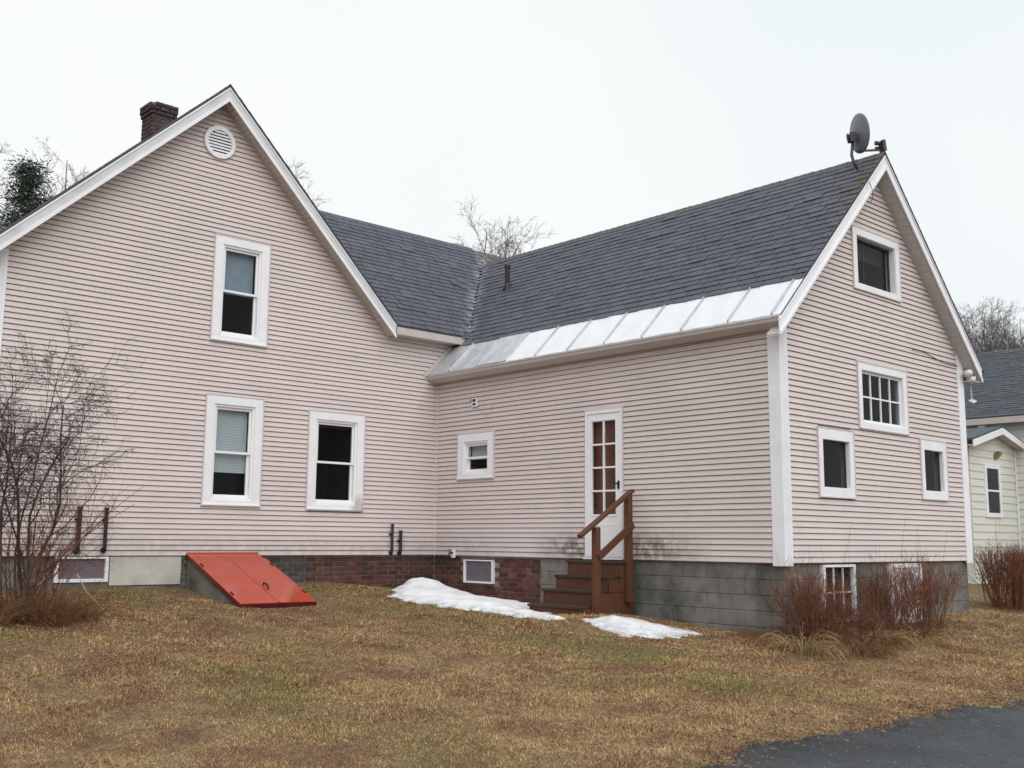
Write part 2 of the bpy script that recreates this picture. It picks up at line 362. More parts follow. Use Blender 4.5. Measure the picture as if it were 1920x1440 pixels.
def ground(x, y):
    x = np.atleast_1d(np.asarray(x, float)); y = np.atleast_1d(np.asarray(y, float))
    r = np.hypot(x[:,None]-_P[:,0], y[:,None]-_P[:,1])
    z = _phi(r)@_w[:_n]+_w[_n]+x*_w[_n+1]+y*_w[_n+2]
    d = np.hypot(x-0, y+6); k = np.clip((d-18)/14, 0, 1)
    z = z*(1-k)+(-.8)*k
    fade = np.clip((26-d)/8, 0, 1)
    z = z+fade*(.012*np.sin(x*1.9+.7*y)+.010*np.sin(y*2.6-1.1*x+1)+.006*np.sin(5.1*x+3.3*y))
    return z
def g1(x, y): return float(ground(x, y)[0])

def axis_grid(lo, hi, step, far, n):
    a = np.arange(lo, hi+1e-6, step); g = np.geomspace(step, far, n)
    return np.concatenate([lo-g[::-1], a, hi+g])
gx = axis_grid(-16, 14, .2, 500, 22); gy = axis_grid(-17, 6, .2, 500, 22)
X, Y = np.meshgrid(gx, gy); Zg = ground(X.ravel(), Y.ravel())
V = np.stack([X.ravel(), Y.ravel(), Zg], 1); nx = len(gx)
I = np.arange(len(gy)-1)[:,None]*nx+np.arange(nx-1)[None]
F = np.stack([I, I+1, I+nx+1, I+nx], -1).reshape(-1, 4)
lawn = mkobj('lawn_ground', V, F.tolist(), 'lawn', smooth=True); tag(lawn, kind='structure')

# driveway: strip along x whose grassy edge wanders
rng = np.random.default_rng(5)
xs = np.arange(-30, 40.01, .12)
edge = -9.90+.10*np.sin(xs*1.1)+.07*np.sin(xs*2.7+1)+.05*np.sin(xs*6.1)+.04*np.sin(xs*11.3+2)+rng.normal(0, .04, len(xs))
V = []; F = []; rows = 26
for i, x in enumerate(xs):
    for j in range(rows):
        y = edge[i]-(j/(rows-1))**1.0*5.6
        k = .012 if j else -.01
        V.append((x, y, g1(x, y)+k))
for i in range(len(xs)-1):
    for j in range(rows-1):
        a0 = i*rows+j; F.append((a0, a0+1, a0+rows+1, a0+rows))
drive = mkobj('driveway', V, F, 'asphalt', smooth=True); tag(drive, kind='structure')
def drive_edge(x): return np.interp(x, xs, edge)

# ------------------------------------------------------------------ the house
house = thing('house', (-1.5, -1.5, -.6), 'pale pink clapboard house with grey shingle roof, white trim and an ell', 'house')
WIN = {'A': [(-4.404,-3.443,3.206,4.872), (-4.418,-3.445,.726,2.405), (-2.64,-1.55,.708,2.318)],
       'B': [(-1.566,-.61,1.269,2.071), (-4.387,-3.618,-.2,2.22)],
       'C': [(1.897,3.276,3.868,4.804), (1.9,3.328,1.856,2.822), (.814,1.736,.862,1.806), (3.652,4.5,.92,1.842)]}
MARG = .045; SLA = .952
def hspan(pl, z):
    if pl == 'A':
        lo, hi = -7.5, 0.0
        if z > 3.86: hi = 2.575-z
        elif z > 3.43: hi = z-3.40
        lo = max(lo, -4.4-(6.985-z)/SLA)
        return lo, hi
    if pl == 'B': return -L, 0.0
    lo = max(0, z-3.14); return lo, min(W, 8.35-z)
TOP = {'A': 6.97, 'B': 3.02, 'C': 5.73}
def subtract(lo, hi, holes):
    segs = [(lo, hi)]
    for a, b_ in holes:
        out = []
        for s, e in segs:
            if b_ <= s or a >= e: out.append((s, e)); continue
            if a > s: out.append((s, a))
            if b_ < e: out.append((b_, e))
        segs = out
    return segs
CH = .0762; jr = random.Random(17)
def make_wall(pl):
    # sheathing behind the boards, open where the windows are
    mb = MB(); zs = sorted({0, TOP[pl]} | {z for wn in WIN[pl] for z in (wn[2]+MARG, wn[3]-MARG) if 0 < z < TOP[pl]} | ({3.43, 3.86} if pl == 'A' else set()) | ({3.14} if pl == 'C' else set()))
    for z0, z1 in zip(zs, zs[1:]):
        zm = (z0+z1)/2; holes = [(wn[0]+MARG, wn[1]-MARG) for wn in WIN[pl] if wn[2]+MARG < zm < wn[3]-MARG]
        l0, h0 = hspan(pl, z0+1e-4); l1, h1 = hspan(pl, z1-1e-4)
        sg = subtract(min(l0, l1), max(h0, h1), holes)
        for k, (s, e) in enumerate(sg):
            s0, s1 = (l0, l1) if k == 0 else (s, s); e0, e1 = (h0, h1) if k == len(sg)-1 else (e, e)
            q = [pp(pl, s0, -.04, z0), pp(pl, e0, -.04, z0), pp(pl, max(e1, s1), -.04, z1), pp(pl, s1, -.04, z1)]
            mb.prism(q, {'A': (0,.12,0), 'B': (.12,0,0), 'C': (0,.12,0)}[pl])
    wall = mb.build('wall', 'tan_soffit', house)
    z = 0.0; LIP, GAP = .021, .0105
    while z < TOP[pl]-.02:
        z1 = min(z+CH, TOP[pl])
        l0, h0 = hspan(pl, z+.002); l1, h1 = hspan(pl, z1-.002)
        if pl == 'A' and z < 3.86 < z1: h1 = h0
        if pl == 'A' and z < 3.43 < z1: h1 = h0
        holes = [(wn[0]+MARG, wn[1]-MARG) for wn in WIN[pl] if z < wn[3]-MARG-.005 and z1 > wn[2]+MARG+.005]
        sg = subtract(min(l0, l1), max(h0, h1), holes)
        if jr.random() < .16:       # a butt joint in this course
            i_ = max(range(len(sg)), key=lambda i: sg[i][1]-sg[i][0]); s_, e_ = sg[i_]
            if e_-s_ > 2.0:
                j_ = jr.uniform(s_+.7, e_-.7); sg[i_:i_+1] = [(s_, j_-.0012), (j_+.0012, e_)]
        for k, (s, e) in enumerate(sg):
            mb = MB(); s0, s1 = (l0, l1) if (k == 0 and s == min(l0, l1)) else (s, s)
            e0, e1 = (h0, h1) if (k == len(sg)-1 and e == max(h0, h1)) else (e, e)
            if e0-s0 < .01: continue
            if e1 < s1: e1 = s1 = (e1+s1)/2
            prof = [(-.038, z+.001), (-.026, z+.001), (-.026, z+GAP), (LIP, z+GAP), (LIP, z+GAP+.006), (.006, z1+.0005), (-.038, z1+.0005)]
            n = len(prof)
            def hh(zz, a, b_): t = (zz-z)/(z1-z); return a+(b_-a)*t
            Vv = [pp(pl, hh(zz, s0, s1), d, zz) for d, zz in prof]+[pp(pl, hh(zz, e0, e1), d, zz) for d, zz in prof]
            Ff = [(i, (i+1) % n, n+(i+1) % n, n+i) for i in range(n)]+[tuple(range(n-1, -1, -1)), tuple(range(n, 2*n))]
            mb.add(Vv, Ff); mb.build('siding_board', 'siding', wall)
        z = z1
    return wall
walls = {p: make_wall(p) for p in 'ABC'}
# remaining outer walls of the house (away from the camera)
mb = MB()
mb.box(W-.12, W-.001, -L+.13, .0, 0, 3.05); mb.build('side_wall', 'siding', house)
mb = MB(); mb.box(W-.12, W-.001, .01, 4.9, 0, 3.9); mb.box(-1.2, W-.13, 4.8, 4.9, 0, 3.9); mb.box(-7.5, -1.3, 7.8, 7.9, 0, 3.95); mb.box(-1.3, -1.2, 4.8, 7.9, 0, 3.95); mb.box(-7.5, -7.4, .13, 7.79, 0, 3.9)
mb.prism([(W-.12, -.2, 3.9), (W-.12, 4.8, 3.9), (W-.12, 2.3, 6.35)], (.119, 0, 0)); mb.prism([(-7.4, 7.8, 3.95), (-1.3, 7.8, 3.95), (-4.4, 7.8, 6.9)], (0, .1, 0))
mb.build('rear_wall', 'siding', house)

# corner boards and the thin inside corner post
def corner(h):
    return h
mb = MB(); pbox(mb, 'C', -.028, .158, .0, .030, -.03, 3.20)
for k in range(4): pbox(mb, 'C', .0+.036*k, .014+.036*k, .03, .035, -.02, 3.03)
mb.build('corner_board', 'white_trim', house, bevel=.003)
mb = MB(); pbox(mb, 'B', -L-.0, -6.895, .0, .0275, -.03, 3.0); mb.build('corner_board', 'white_trim', house, bevel=.003)
mb = MB(); pbox(mb, 'C', 5.03, W+.026, .0, .030, -.03, 3.30); mb.build('corner_board', 'white_trim', house, bevel=.003)
mb = MB(); mb.box(W, W+.026, -L, -L+.15, -.03, 3.0); mb.build('corner_board', 'white_trim', house)
mb = MB(); pbox(mb, 'A', -7.53, -7.335, .0, .030, -.03, 4.05)
for k in range(4): pbox(mb, 'A', -7.51+.04*k, -7.494+.04*k, .03, .035, -.02, 3.9)
mb.build('corner_board', 'white_trim', house, bevel=.003)
mb = MB(); mb.box(-.03, .0, -.03, .0, -.01, 2.98); mb.build('inside_corner_trim', 'siding', house, bevel=.002)

# ---- windows
def ring(mb, pl, h0, h1, z0, z1, w, d0, d1, wt=None, wb=None):
    wt = w if wt is None else wt; wb = w if wb is None else wb
    pbox(mb, pl, h0, h1, d0, d1, z1-wt, z1); pbox(mb, pl, h0, h1, d0, d1, z0, z0+wb)
    pbox(mb, pl, h0, h0+w, d0, d1, z0+wb, z1-wt); pbox(mb, pl, h1-w, h1, d0, d1, z0+wb, z1-wt)
    return mb
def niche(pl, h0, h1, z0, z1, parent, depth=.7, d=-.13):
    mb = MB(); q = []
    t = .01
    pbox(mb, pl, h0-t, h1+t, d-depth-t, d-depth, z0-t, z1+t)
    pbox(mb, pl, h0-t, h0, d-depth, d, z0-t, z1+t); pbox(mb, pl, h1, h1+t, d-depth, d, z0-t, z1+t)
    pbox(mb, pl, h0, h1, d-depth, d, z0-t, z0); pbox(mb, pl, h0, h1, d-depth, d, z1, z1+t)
    return mb.build('room_interior', 'dark_room', parent)  # near-black colour of this shallow box stands in for the unlit room
def casing(pl, r, w, wt, wb, label=None, jch=True):
    h0, h1, z0, z1 = r
    c = 'siding' if jch else 'white_trim'
    mb = ring(MB(), pl, h0+.016, h1-.016, z0+.016, z1-.016, w, .0, .034, wt, wb)
    win = mb.build('window', 'white_trim', house, bevel=.003)
    if label: win['label'] = label
    ring(MB(), pl, h0, h1, z0, z1, .0155, .0, .040).build('channel_trim', 'siding', win)
    return win
def jamb(pl, h0, h1, z0, z1, d0, d1, win, w=.012):
    ring(MB(), pl, h0, h1, z0, z1, w, d0, d1).build('jamb', 'vinyl_sash', win)
def pane(pl, h0, h1, z0, z1, d, win):
    mb = MB(); pbox(mb, pl, h0, h1, d-.004, d, z0, z1); return mb.build('pane', 'glass', win)
def double_hung(pl, r, w=.135, wt=.13, wb=.085, label=None, st=.045, split=.5):
    win = casing(pl, r, w, wt, wb, label)
    h0, h1, z0, z1 = r[0]+w+.016, r[1]-w-.016, r[2]+wb+.016, r[3]-wt-.016
    # vinyl unit frame, then the two sashes stepped back
    ring(MB(), pl, h0-.006, h1+.006, z0-.006, z1+.006, .040, -.11, .012).build('frame', 'vinyl_sash', win, bevel=.002)
    mb = MB(); pbox(mb, pl, r[0]-.005+.016, r[1]+.005-.016, .0345, .055, r[2]+.016, r[2]+.04)
    mb.build('sill', 'white_trim', win, bevel=.003)
    a, b_, c, e = h0+.033, h1-.033, z0+.033, z1-.033; zm = c+(e-c)*split
    ring(MB(), pl, a, b_, zm-.018, e, st*.8, -.048, -.020, wt=.04, wb=.036).build('sash', 'vinyl_sash', win, bevel=.002)
    ring(MB(), pl, a, b_, c, zm+.0175, st*.8, -.082, -.050, wt=.03, wb=.05).build('sash', 'vinyl_sash', win, bevel=.002)
    pane(pl, a+st*.8-.004, b_-st*.8+.004, zm+.014, e-.036, -.034, win)
    pane(pl, a+st*.8-.004, b_-st*.8+.004, c+.046, zm-.008, -.066, win)
    niche(pl, h0, h1, z0, z1, win)
    return win, (a+.02, b_-.02, c, zm, e)
win, (a, b_, c, zm, e) = double_hung('A', WIN['A'][0])
mb = MB(); pbox(mb, 'A', a+.01, b_-.01, -.125, -.12, zm-.02, e); mb.build('roller_shade', 'shade_cloth', win)
win, (a, b_, c, zm, e) = double_hung('A', WIN['A'][1])
mb = MB(); k = e
while k > zm-.30:
    pbox(mb, 'A', a, b_, -.126, -.114, k-.021, k); k -= .024
mb.build('blind', 'blind', win)
win, (a, b_, c, zm, e) = double_hung('A', WIN['A'][2], label='window with a stained lower right corner of its casing')
mb = MB(); pbox(mb, 'A', a, b_, -.135, -.13, e-.09, e); mb.build('roller_shade', 'brown_curtain', win)
win, (a, b_, c, zm, e) = double_hung('B', WIN['B'][0], w=.15, wt=.14, wb=.085, st=.035)
mb = MB(); k = e
while k > zm-.02:
    pbox(mb, 'B', a, b_, -.126, -.114, k-.021, k); k -= .024
mb.build('blind', 'blind', win)
# gable window of the ell: deep opening, one vertical bar
r = WIN['C'][0]; win = casing('C', r, .115, .11, .08)
h0, h1, z0, z1 = r[0]+.131, r[1]-.131, r[2]+.096, r[3]-.126
jamb('C', h0-.004, h1+.004, z0-.004, z1+.004, -.13, .02, win)
mb = ring(MB(), 'C', h0+.01, h1-.01, z0+.01, z1-.01, .03, -.085, -.065); pbox(mb, 'C', h0+.33, h0+.35, -.082, -.068, z0+.04, z1-.04)
mb.build('sash', 'screen_dark', win)
pane('C', h0+.036, h0+.332, z0+.036, z1-.036, -.073, win); pane('C', h0+.348, h1-.036, z0+.036, z1-.036, -.073, win)
niche('C', h0, h1, z0, z1, win)
mb = MB(); pbox(mb, 'C', h0+.02, h1-.02, -.2, -.195, z1-.26, z1); mb.build('roller_shade', 'brown_curtain', win)
# eight-light window
r = WIN['C'][1]; win = casing('C', r, .105, .105, .085)
h0, h1, z0, z1 = r[0]+.121, r[1]-.121, r[2]+.101, r[3]-.121
jamb('C', h0-.004, h1+.004, z0-.004, z1+.004, -.09, .02, win)
ring(MB(), 'C', h0+.008, h1-.008, z0+.008, z1-.008, .032, -.045, -.015).build('sash', 'vinyl_sash', win, bevel=.002)
hs_ = np.linspace(h0+.04, h1-.04, 5); zmid = (z0+z1)/2
for h in hs_[1:-1]:
    mb = MB(); pbox(mb, 'C', h-.011, h+.011, -.040, -.017, z0+.038, z1-.038); mb.build('muntin', 'vinyl_sash', win)
mb = MB(); pbox(mb, 'C', h0+.038, h1-.038, -.0395, -.0175, zmid-.011, zmid+.011); mb.build('muntin', 'vinyl_sash', win)
for i in range(4):
    for q0, q1 in ((z0+.04, zmid-.009), (zmid+.009, z1-.04)):
        pane('C', hs_[i]+.008, hs_[i+1]-.008, q0, q1, -.030, win)
niche('C', h0, h1, z0, z1, win)
# two narrow windows
for r in WIN['C'][2:]:
    win = casing('C', r, .105, .15, .12)
    h0, h1, z0, z1 = r[0]+.121, r[1]-.121, r[2]+.136, r[3]-.166
    jamb('C', h0-.004, h1+.004, z0-.004, z1+.004, -.06, .02, win, .008)
    ring(MB(), 'C', h0+.005, h1-.005, z0+.005, z1-.005, .015, -.05, -.03).build('sash', 'screen_dark', win)
    pane('C', h0+.018, h1-.018, z0+.018, z1-.018, -.038, win); niche('C', h0, h1, z0, z1, win)
    mb = MB(); pbox(mb, 'C', h0+.02, h0+(h1-h0)*.55, -.35, -.34, z0, z1); mb.build('curtain', 'brown_curtain', win)

# ---- storm door on the ell wall
y0, y1, z0, z1 = -4.387, -3.618, .03, 2.22
mb = ring(MB(), 'B', y0, y1, z0, z1, .018, .0, .03); door = mb.build('door', 'siding', house, bevel=.002)
mb = MB(); ring(mb, 'B', y0+.018, y1-.018, z0+.018, z1-.018, .035, -.02, .036, wt=.05, wb=.02); mb.build('frame', 'white_trim', door, bevel=.002)
d0, d1, e0, e1 = y0+.056, y1-.056, z0+.042, z1-.072
mb = MB(); GW0, GW1, GZ0, GZ1 = d0+.095, d1-.095, .655, 2.035
for q in ((d0, d1, GZ1, e1), (d0, d1, e0, GZ0), (d0, GW0, GZ0, GZ1), (GW1, d1, GZ0, GZ1)): pbox(mb, 'B', q[0], q[1], -.012, .024, q[2], q[3])
mb.build('door_leaf', 'vinyl_sash', door, bevel=.003)
mb = ring(MB(), 'B', GW0-.03, GW1+.03, GZ0-.03, GZ1+.03, .02, .0245, .032); ring(mb, 'B', d0+.07, d1-.07, .11, .50, .012, .0245, .029)
mb.build('panel_moulding', 'white_trim', door, bevel=.002)
ym = (GW0+GW1)/2; zz = np.linspace(GZ0, GZ1, 5)
mb = MB(); pbox(mb, 'B', ym-.013, ym+.013, -.005, .026, GZ0, GZ1); mb.build('muntin', 'vinyl_sash', door)
for z in zz[1:-1]:
    mb = MB(); pbox(mb, 'B', GW0, GW1, -.0045, .0255, z-.013, z+.013); mb.build('muntin', 'vinyl_sash', door)
for i in range(4):
    pane('B', GW0, ym-.01, zz[i]+.01, zz[i+1]-.01, .008, door); pane('B', ym+.01, GW1, zz[i]+.01, zz[i+1]-.01, .008, door)
mb = MB(); pbox(mb, 'B', y0+.05, y1-.05, -.13, -.10, .05, 2.15); ring(mb, 'B', d0+.02, ym-.06, .8, 1.9, .02, -.10, -.09); ring(mb, 'B', ym-.02, d1-.02, .8, 1.9, .02, -.10, -.09)
mb.build('inner_door', 'inner_door_wood', door)
mb = MB(); pbox(mb, 'B', y0+.07, y0+.105, .0245, .034, 1.02, 1.14); mb.tube([(-.034, y0+.088, 1.10), (-.075, y0+.088, 1.10)], .012, 8); mb.tube([(-.07, y0+.075, 1.10), (-.07, y0+.15, 1.095)], .010, 8)
mb.build('handle', 'black_iron', door)
mb = MB(); pbox(mb, 'B', y0, y1, .031, .07, .0, .028); mb.build('threshold', 'white_trim', door)

# ---- gable vent with slats
vc = Vector((-4.403, -.018, 6.313)); VR = .262
def sq(a, r, y): return (vc.x+r*math.cos(a), y, vc.z+r*math.sin(a))
mb = MB(); n = 40
prof = [(VR, 0), (VR, -.03), (VR*.97, -.036), (VR*.76, -.034), (VR*.74, -.02), (VR*.74, 0)]
Vv = [sq(t*2*math.pi/n, r, vc.y+dy) for r, dy in prof for t in range(n)]
Ff = [(i*n+t, i*n+(t+1) % n, (i+1)*n+(t+1) % n, (i+1)*n+t) for i in range(len(prof)-1) for t in range(n)]
mb.add(Vv, Ff); vent = mb.build('gable_vent', 'white_trim', house)
mb = MB(); mb.add([sq(t*2*math.pi/n, VR*.75, vc.y-.002) for t in range(n)], [tuple(range(n))]); mb.build('backing', 'dark_room', vent)
for k in range(8):
    zc = vc.z-VR*.74+VR*1.48*(k+.5)/8; hw = math.sqrt(max(.0001, (VR*.745)**2-(zc-vc.z)**2))
    mb = MB(); mb.prism([(vc.x-hw, vc.y-.026, zc-.022), (vc.x-hw, vc.y-.020, zc-.022), (vc.x-hw, vc.y-.004, zc+.012), (vc.x-hw, vc.y-.010, zc+.012)], (2*hw, 0, 0)); mb.build('slat', 'white_trim', vent)

# ------------------------------------------------------------------ roofs
OVA, OVC = .25, .22
AX, AZ = -4.40, 7.17       # front gable apex
def slab(mb, P, t):
    mb.prism(P, (0, 0, -t)); return mb
mb = MB(); slab(mb, [(AX, -OVA-.03, AZ), (-7.72, -OVA-.03, AZ-3.32*SLA), (-7.72, 8.2, AZ-3.32*SLA), (AX, 8.2, AZ)], .035)
mb.build('roof', 'shingle_plain', house)
mb = MB(); slab(mb, [(AX, -OVA-.03, AZ), (AX, 8.2, AZ), (-1.13, 8.2, AZ-3.27), (-1.13, -OVA-.03, AZ-3.27)], .035); mb.build('roof', 'shingle_plain', house)
# shingle edge showing along the right rake
mb = MB(); s = 0
while s < 3.2:
    mb.prism([(AX+s, -OVA-.045, AZ-s+.012), (AX+s+.17, -OVA-.045, AZ-s-.17+.002), (AX+s+.17, -OVA-.045, AZ-s-.17-.025), (AX+s, -OVA-.045, AZ-s-.02)], (0, .3, 0)); s += .17
mb.build('shingle_edge', 'shingle_plain', house)

def rake(apex, end, y, h, t, mat, trim, parent, hb=.05):
    ax, az = apex; ex, ez = end; mb = MB(); sg = 1 if ex > ax else -1
    mb.prism([(ax, y, az), (ex, y, ez), (ex, y, ez-h), (ax, y, az-h)], (0, -t, 0)); o = mb.build('rake_board', mat, parent, bevel=.003)
    mb = MB(); mb.prism([(ax, y-t-.0005, az-h+hb), (ex, y-t-.0005, ez-h+hb), (ex, y-t-.0005, ez-h-.012), (ax, y-t-.0005, az-h-.012)], (0, -.016, 0)); mb.build('moulding', trim, o, bevel=.002)
    mb = MB(); mb.prism([(ax, y-t-.0005, az), (ex, y-t-.0005, ez), (ex, y-t-.0005, ez-.03), (ax, y-t-.0005, az-.03)], (0, -.010, 0)); mb.build('drip_edge', trim, o)
    return o
rk = AZ-.037
rake((AX, rk), (-7.72, rk-3.32*SLA), -OVA, .215, .022, 'grey_trim', 'white_trim', house)
rake((AX, rk), (-1.14, rk-3.26), -OVA, .215, .022, 'grey_trim', 'white_trim', house)
def soffit(ax, az, ex, y0, y1, mat, pitch, sl=1.0):
    sg = 1 if ex > ax else -1; mb = MB(); s = 0.0; n = abs(ex-ax)
    while s < n-.01:
        e = min(s+pitch-.006, n); mb.prism([(ax+sg*s, y0, az-s*sl), (ax+sg*e, y0, az-e*sl), (ax+sg*e, y0, az-e*sl+.012), (ax+sg*s, y0, az-s*sl+.012)], (0, y1-y0, 0)); s += pitch
    mb.prism([(ax, y0, az+.020), (ex, y0, az-n*sl+.020), (ex, y0, az-n*sl+.028), (ax, y0, az+.028)], (0, y1-y0, 0))
    return mb.build('soffit', mat, house)
soffit(AX, AZ-.215, -7.7, -OVA+.001, -.005, 'tan_soffit', .062, SLA); soffit(AX, AZ-.215, -1.15, -OVA+.001, -.005, 'tan_soffit', .062)
# right gable wall soffit joint strip
for (xa, za, xb, zb) in ((-4.395, 6.955, -1.43, 3.99), (-4.405, 6.955, -7.5, 6.955-3.095*.952)):
    mb = MB(); mb.prism([(xa, -.022, za-.01), (xb, -.022, zb-.01), (xb, -.022, zb-.035), (xa, -.022, za-.035)], (0, -.012, 0)); mb.build('joint_trim', 'tan_soffit', house)

# wing roof behind (ridge along x)
EZ, EY = 3.88, -.25; WRY, WRZ = 2.30, 6.43
ws = (WRZ-EZ)/(WRY-EY)
def wz(y): return EZ+ws*(y-EY)
mb = MB(); slab(mb, [(-1.16, EY, EZ), (5.45, EY, EZ), (5.45, WRY, WRZ), (-3.66, WRY, WRZ)], .04); wing_roof = mb.build('roof', 'shingle', house)
mb = MB(); slab(mb, [(-3.66, WRY, WRZ), (5.45, WRY, WRZ), (5.45, 5.1, 3.63), (-1.2, 5.1, 3.63)], .04); mb.build('roof', 'shingle_plain', house)
mb = MB(); mb.box(-1.115, .42, EY-.012, EY+.012, EZ-.155, EZ-.03); mb.build('eave_fascia', 'tan_soffit', house, bevel=.003)
mb = MB(); mb.box(-1.115, .3, EY+.013, -.024, EZ-.15, EZ-.135); mb.build('eave_soffit', 'tan_soffit', house)

# ell roof: ridge along y
RX, RZ = 2.60, 6.0; EX = -.27; YF = -L-OVC
def ez_(x): return RZ-abs(x-RX)
mb = MB(); slab(mb, [(EX+.02, YF, ez_(EX+.02)-.012), (RX, YF, RZ-.012), (RX, 1.85, RZ-.012), (.73, 0.0, ez_(.73)-.012), (EX+.02, 0.0, ez_(EX+.02)-.012)], .05)
ell_roof = mb.build('roof', 'shingle', house)
mb = MB(); slab(mb, [(RX, YF, RZ-.012), (5.47, YF, ez_(5.47)-.012), (5.47, 1.0, ez_(5.47)-.012), (RX, 1.85, RZ-.012)], .05); mb.build('roof', 'shingle_plain', house)

# shingles
def shingle_mesh(w, h, t):
    g = .0065
    V = [(g,0,.002),(w-g,0,.002),(w-g,0,t),(g,0,t),(g,h,-.004),(w-g,h,-.004),(w-g,h,.003),(g,h,.003)]
    return V, [(0,1,2,3),(3,2,6,7),(0,3,7,4),(1,5,6,2),(4,7,6,5),(0,4,5,1)]
SW, SE = .305, .142
S2 = math.sqrt(.5)
rs = random.Random(3)
def field(u_lo, u_hi, v_max, inside, pt):
    out = []; row = 0
    while row*SE < v_max:
        u = u_lo-SW*((row*.5+rs.uniform(-.06, .06)) % 1.0)
        while u < u_hi:
            c = (u+SW/2, row*SE+SE/2)
            if inside(*c) : out.append((u, row*SE))
            u += SW
        row += 1
    return out
# ell left slope: u runs along -y from the valley side to the gable; v up the slope
EV0 = (.285-EX)/S2
def ell_pt(u, v): x = EX+v*S2; return Vector((x, 1.9-u, ez_(x)))
ell_cells = []
row = 0; v = EV0
while v < (RX-EX)/S2-.05:
    x = EX+(v+SE/2)*S2; ymax = min(max(-.012, x-.73-.03), 1.8)
    y = YF-.005
    off = ((row*.5+.12*math.sin(row*1.7)) % 1.0)*SW+rs.uniform(-.012, .012)
    first = True
    while y < ymax:
        wd = SW if not first else max(.05, off); first = False
        wd = min(wd, ymax-y+.0)
        if wd > .03: ell_cells.append((y, v, wd))
        y += wd
    v += SE; row += 1
MAXS = 285
order = sorted(range(len(ell_cells)), key=lambda i: (ell_cells[i][0]+L)+.25*abs(ell_cells[i][1]-1.6) if ell_cells[i][2] > .2 else 99)
near = set(order[:MAXS])
sv, sf = shingle_mesh(SW, SE+.03, .017)
sh_me = mkmesh('shingle', sv, sf, 'shingle')
stuffV = MB()
for i, (y, v, wd) in enumerate(ell_cells):
    x = EX+v*S2; tilt = rs.gauss(0, .012); lift = max(0, rs.gauss(.0, .003))
    u = Vector((0, 1, 0)); vv = Vector((S2, 0, S2)); nn = Vector((-S2, 0, S2))
    # frame: local x along +y, local y up slope, local z outward normal
    dv = rs.uniform(-.006, .006)
    o0 = Vector((x, y, ez_(x)))+vv*dv+nn*(.001+lift)
    Mx = Matrix(((u.x, vv.x, nn.x, o0.x), (u.y, vv.y, nn.y, o0.y), (u.z, vv.z, nn.z, o0.z), (0,0,0,1))) @ Matrix.Rotation(tilt*.35, 4, 'Z')
    if i in near and abs(wd-SW) < .001:
        ob = bpy.data.objects.new('shingle', sh_me); link(ob, ell_roof); ob.matrix_basis = Mx
    else:
        q, ff = shingle_mesh(wd, SE+.03, .017); stuffV.add([Mx @ Vector(p) for p in q], ff)
tag(stuffV.build('shingles', 'shingle', ell_roof), kind='stuff')
# wing front slope
mb = MB(); row = 0; wl = math.hypot(WRY-EY, WRZ-EZ); vy, vz = (WRY-EY)/wl, (WRZ-EZ)/wl
u = Vector((1, 0, 0)); vv = Vector((0, vy, vz)); nn = Vector((0, -vz, vy))
while row*SE < wl-.05:
    v = row*SE; y = EY+v*vy; xhi = min(max(y+.73+.06, .5), 2.75); x = -1.14-(y-EY)-rs.uniform(0, .3)
    x = max(x, -3.6)
    while x < xhi:
        wd = min(SW, xhi-x)
        if wd > .03:
            o0 = Vector((x, y, wz(y)))+nn*(.001+max(0, rs.gauss(0, .003)))+vv*rs.uniform(-.005, .005)
            Mx = Matrix(((u.x, vv.x, nn.x, o0.x), (u.y, vv.y, nn.y, o0.y), (u.z, vv.z, nn.z, o0.z), (0,0,0,1)))
            q, ff = shingle_mesh(wd, SE+.03, .017); mb.add([Mx @ Vector(p) for p in q], ff)
        x += SW
    row += 1
tag(mb.build('shingles', 'shingle', wing_roof), kind='stuff')
# ridge caps
def caps(a, b_, sl, parent, step=.15):
    a = Vector(a); b_ = Vector(b_); d = (b_-a); n = int(d.length/step); d.normalize(); sd = Vector((-d.y, d.x, 0)); mb = MB()
    for i in range(n):
        p = a+d*(i*step); w_ = .13; k = .018+rs.uniform(0, .006)
        q = [p+sd*w_+Vector((0,0,-w_*sl+.012)), p+Vector((0,0,k)), p-sd*w_+Vector((0,0,-w_*sl+.012))]
        e = [c+d*(step+.03)+Vector((0,0,-.008)) for c in q]
        V = q+e+[c-Vector((0,0,.012)) for c in q+e]
        mb.add(V, [(0,1,4,3),(1,2,5,4),(6,9,10,7),(7,10,11,8),(0,6,7,1),(1,7,8,2),(3,4,10,9),(4,5,11,10),(0,3,9,6),(2,8,11,5)])
    o = mb.build('ridge_caps', 'shingle', parent); return tag(o, kind='stuff')
caps((RX, YF-.01, RZ+.005), (RX, 1.85, RZ+.005), 1, ell_roof); caps((-3.6, WRY, WRZ+.005), (5.4, WRY, WRZ+.005), ws, wing_roof); 
caps((AX, -OVA-.03, AZ), (AX, 8.2, AZ), 1, house)
# curled shingle edge at the valley foot
mb = MB(); mb.prism([(.33, -.30, 3.845), (.62, -.27, 3.90), (.60, -.12, 3.93), (.33, -.12, 3.90)], (0, -.004, .012)); mb.build('loose_flashing', 'metal_grey', house)
for (cx, cy) in ((1.32, 1.05), (1.55, 1.16), (1.48, 1.0)):
    mb = MB(); z = wz(cy); mb.prism([(cx-.16, cy, z+.03), (cx+.12, cy, z+.012), (cx+.12, cy+.1, z+.1+.02), (cx-.16, cy+.1, z+.1+.02)], (0, -.006, .008)); mb.build('lifted_shingle', 'shingle', wing_roof)

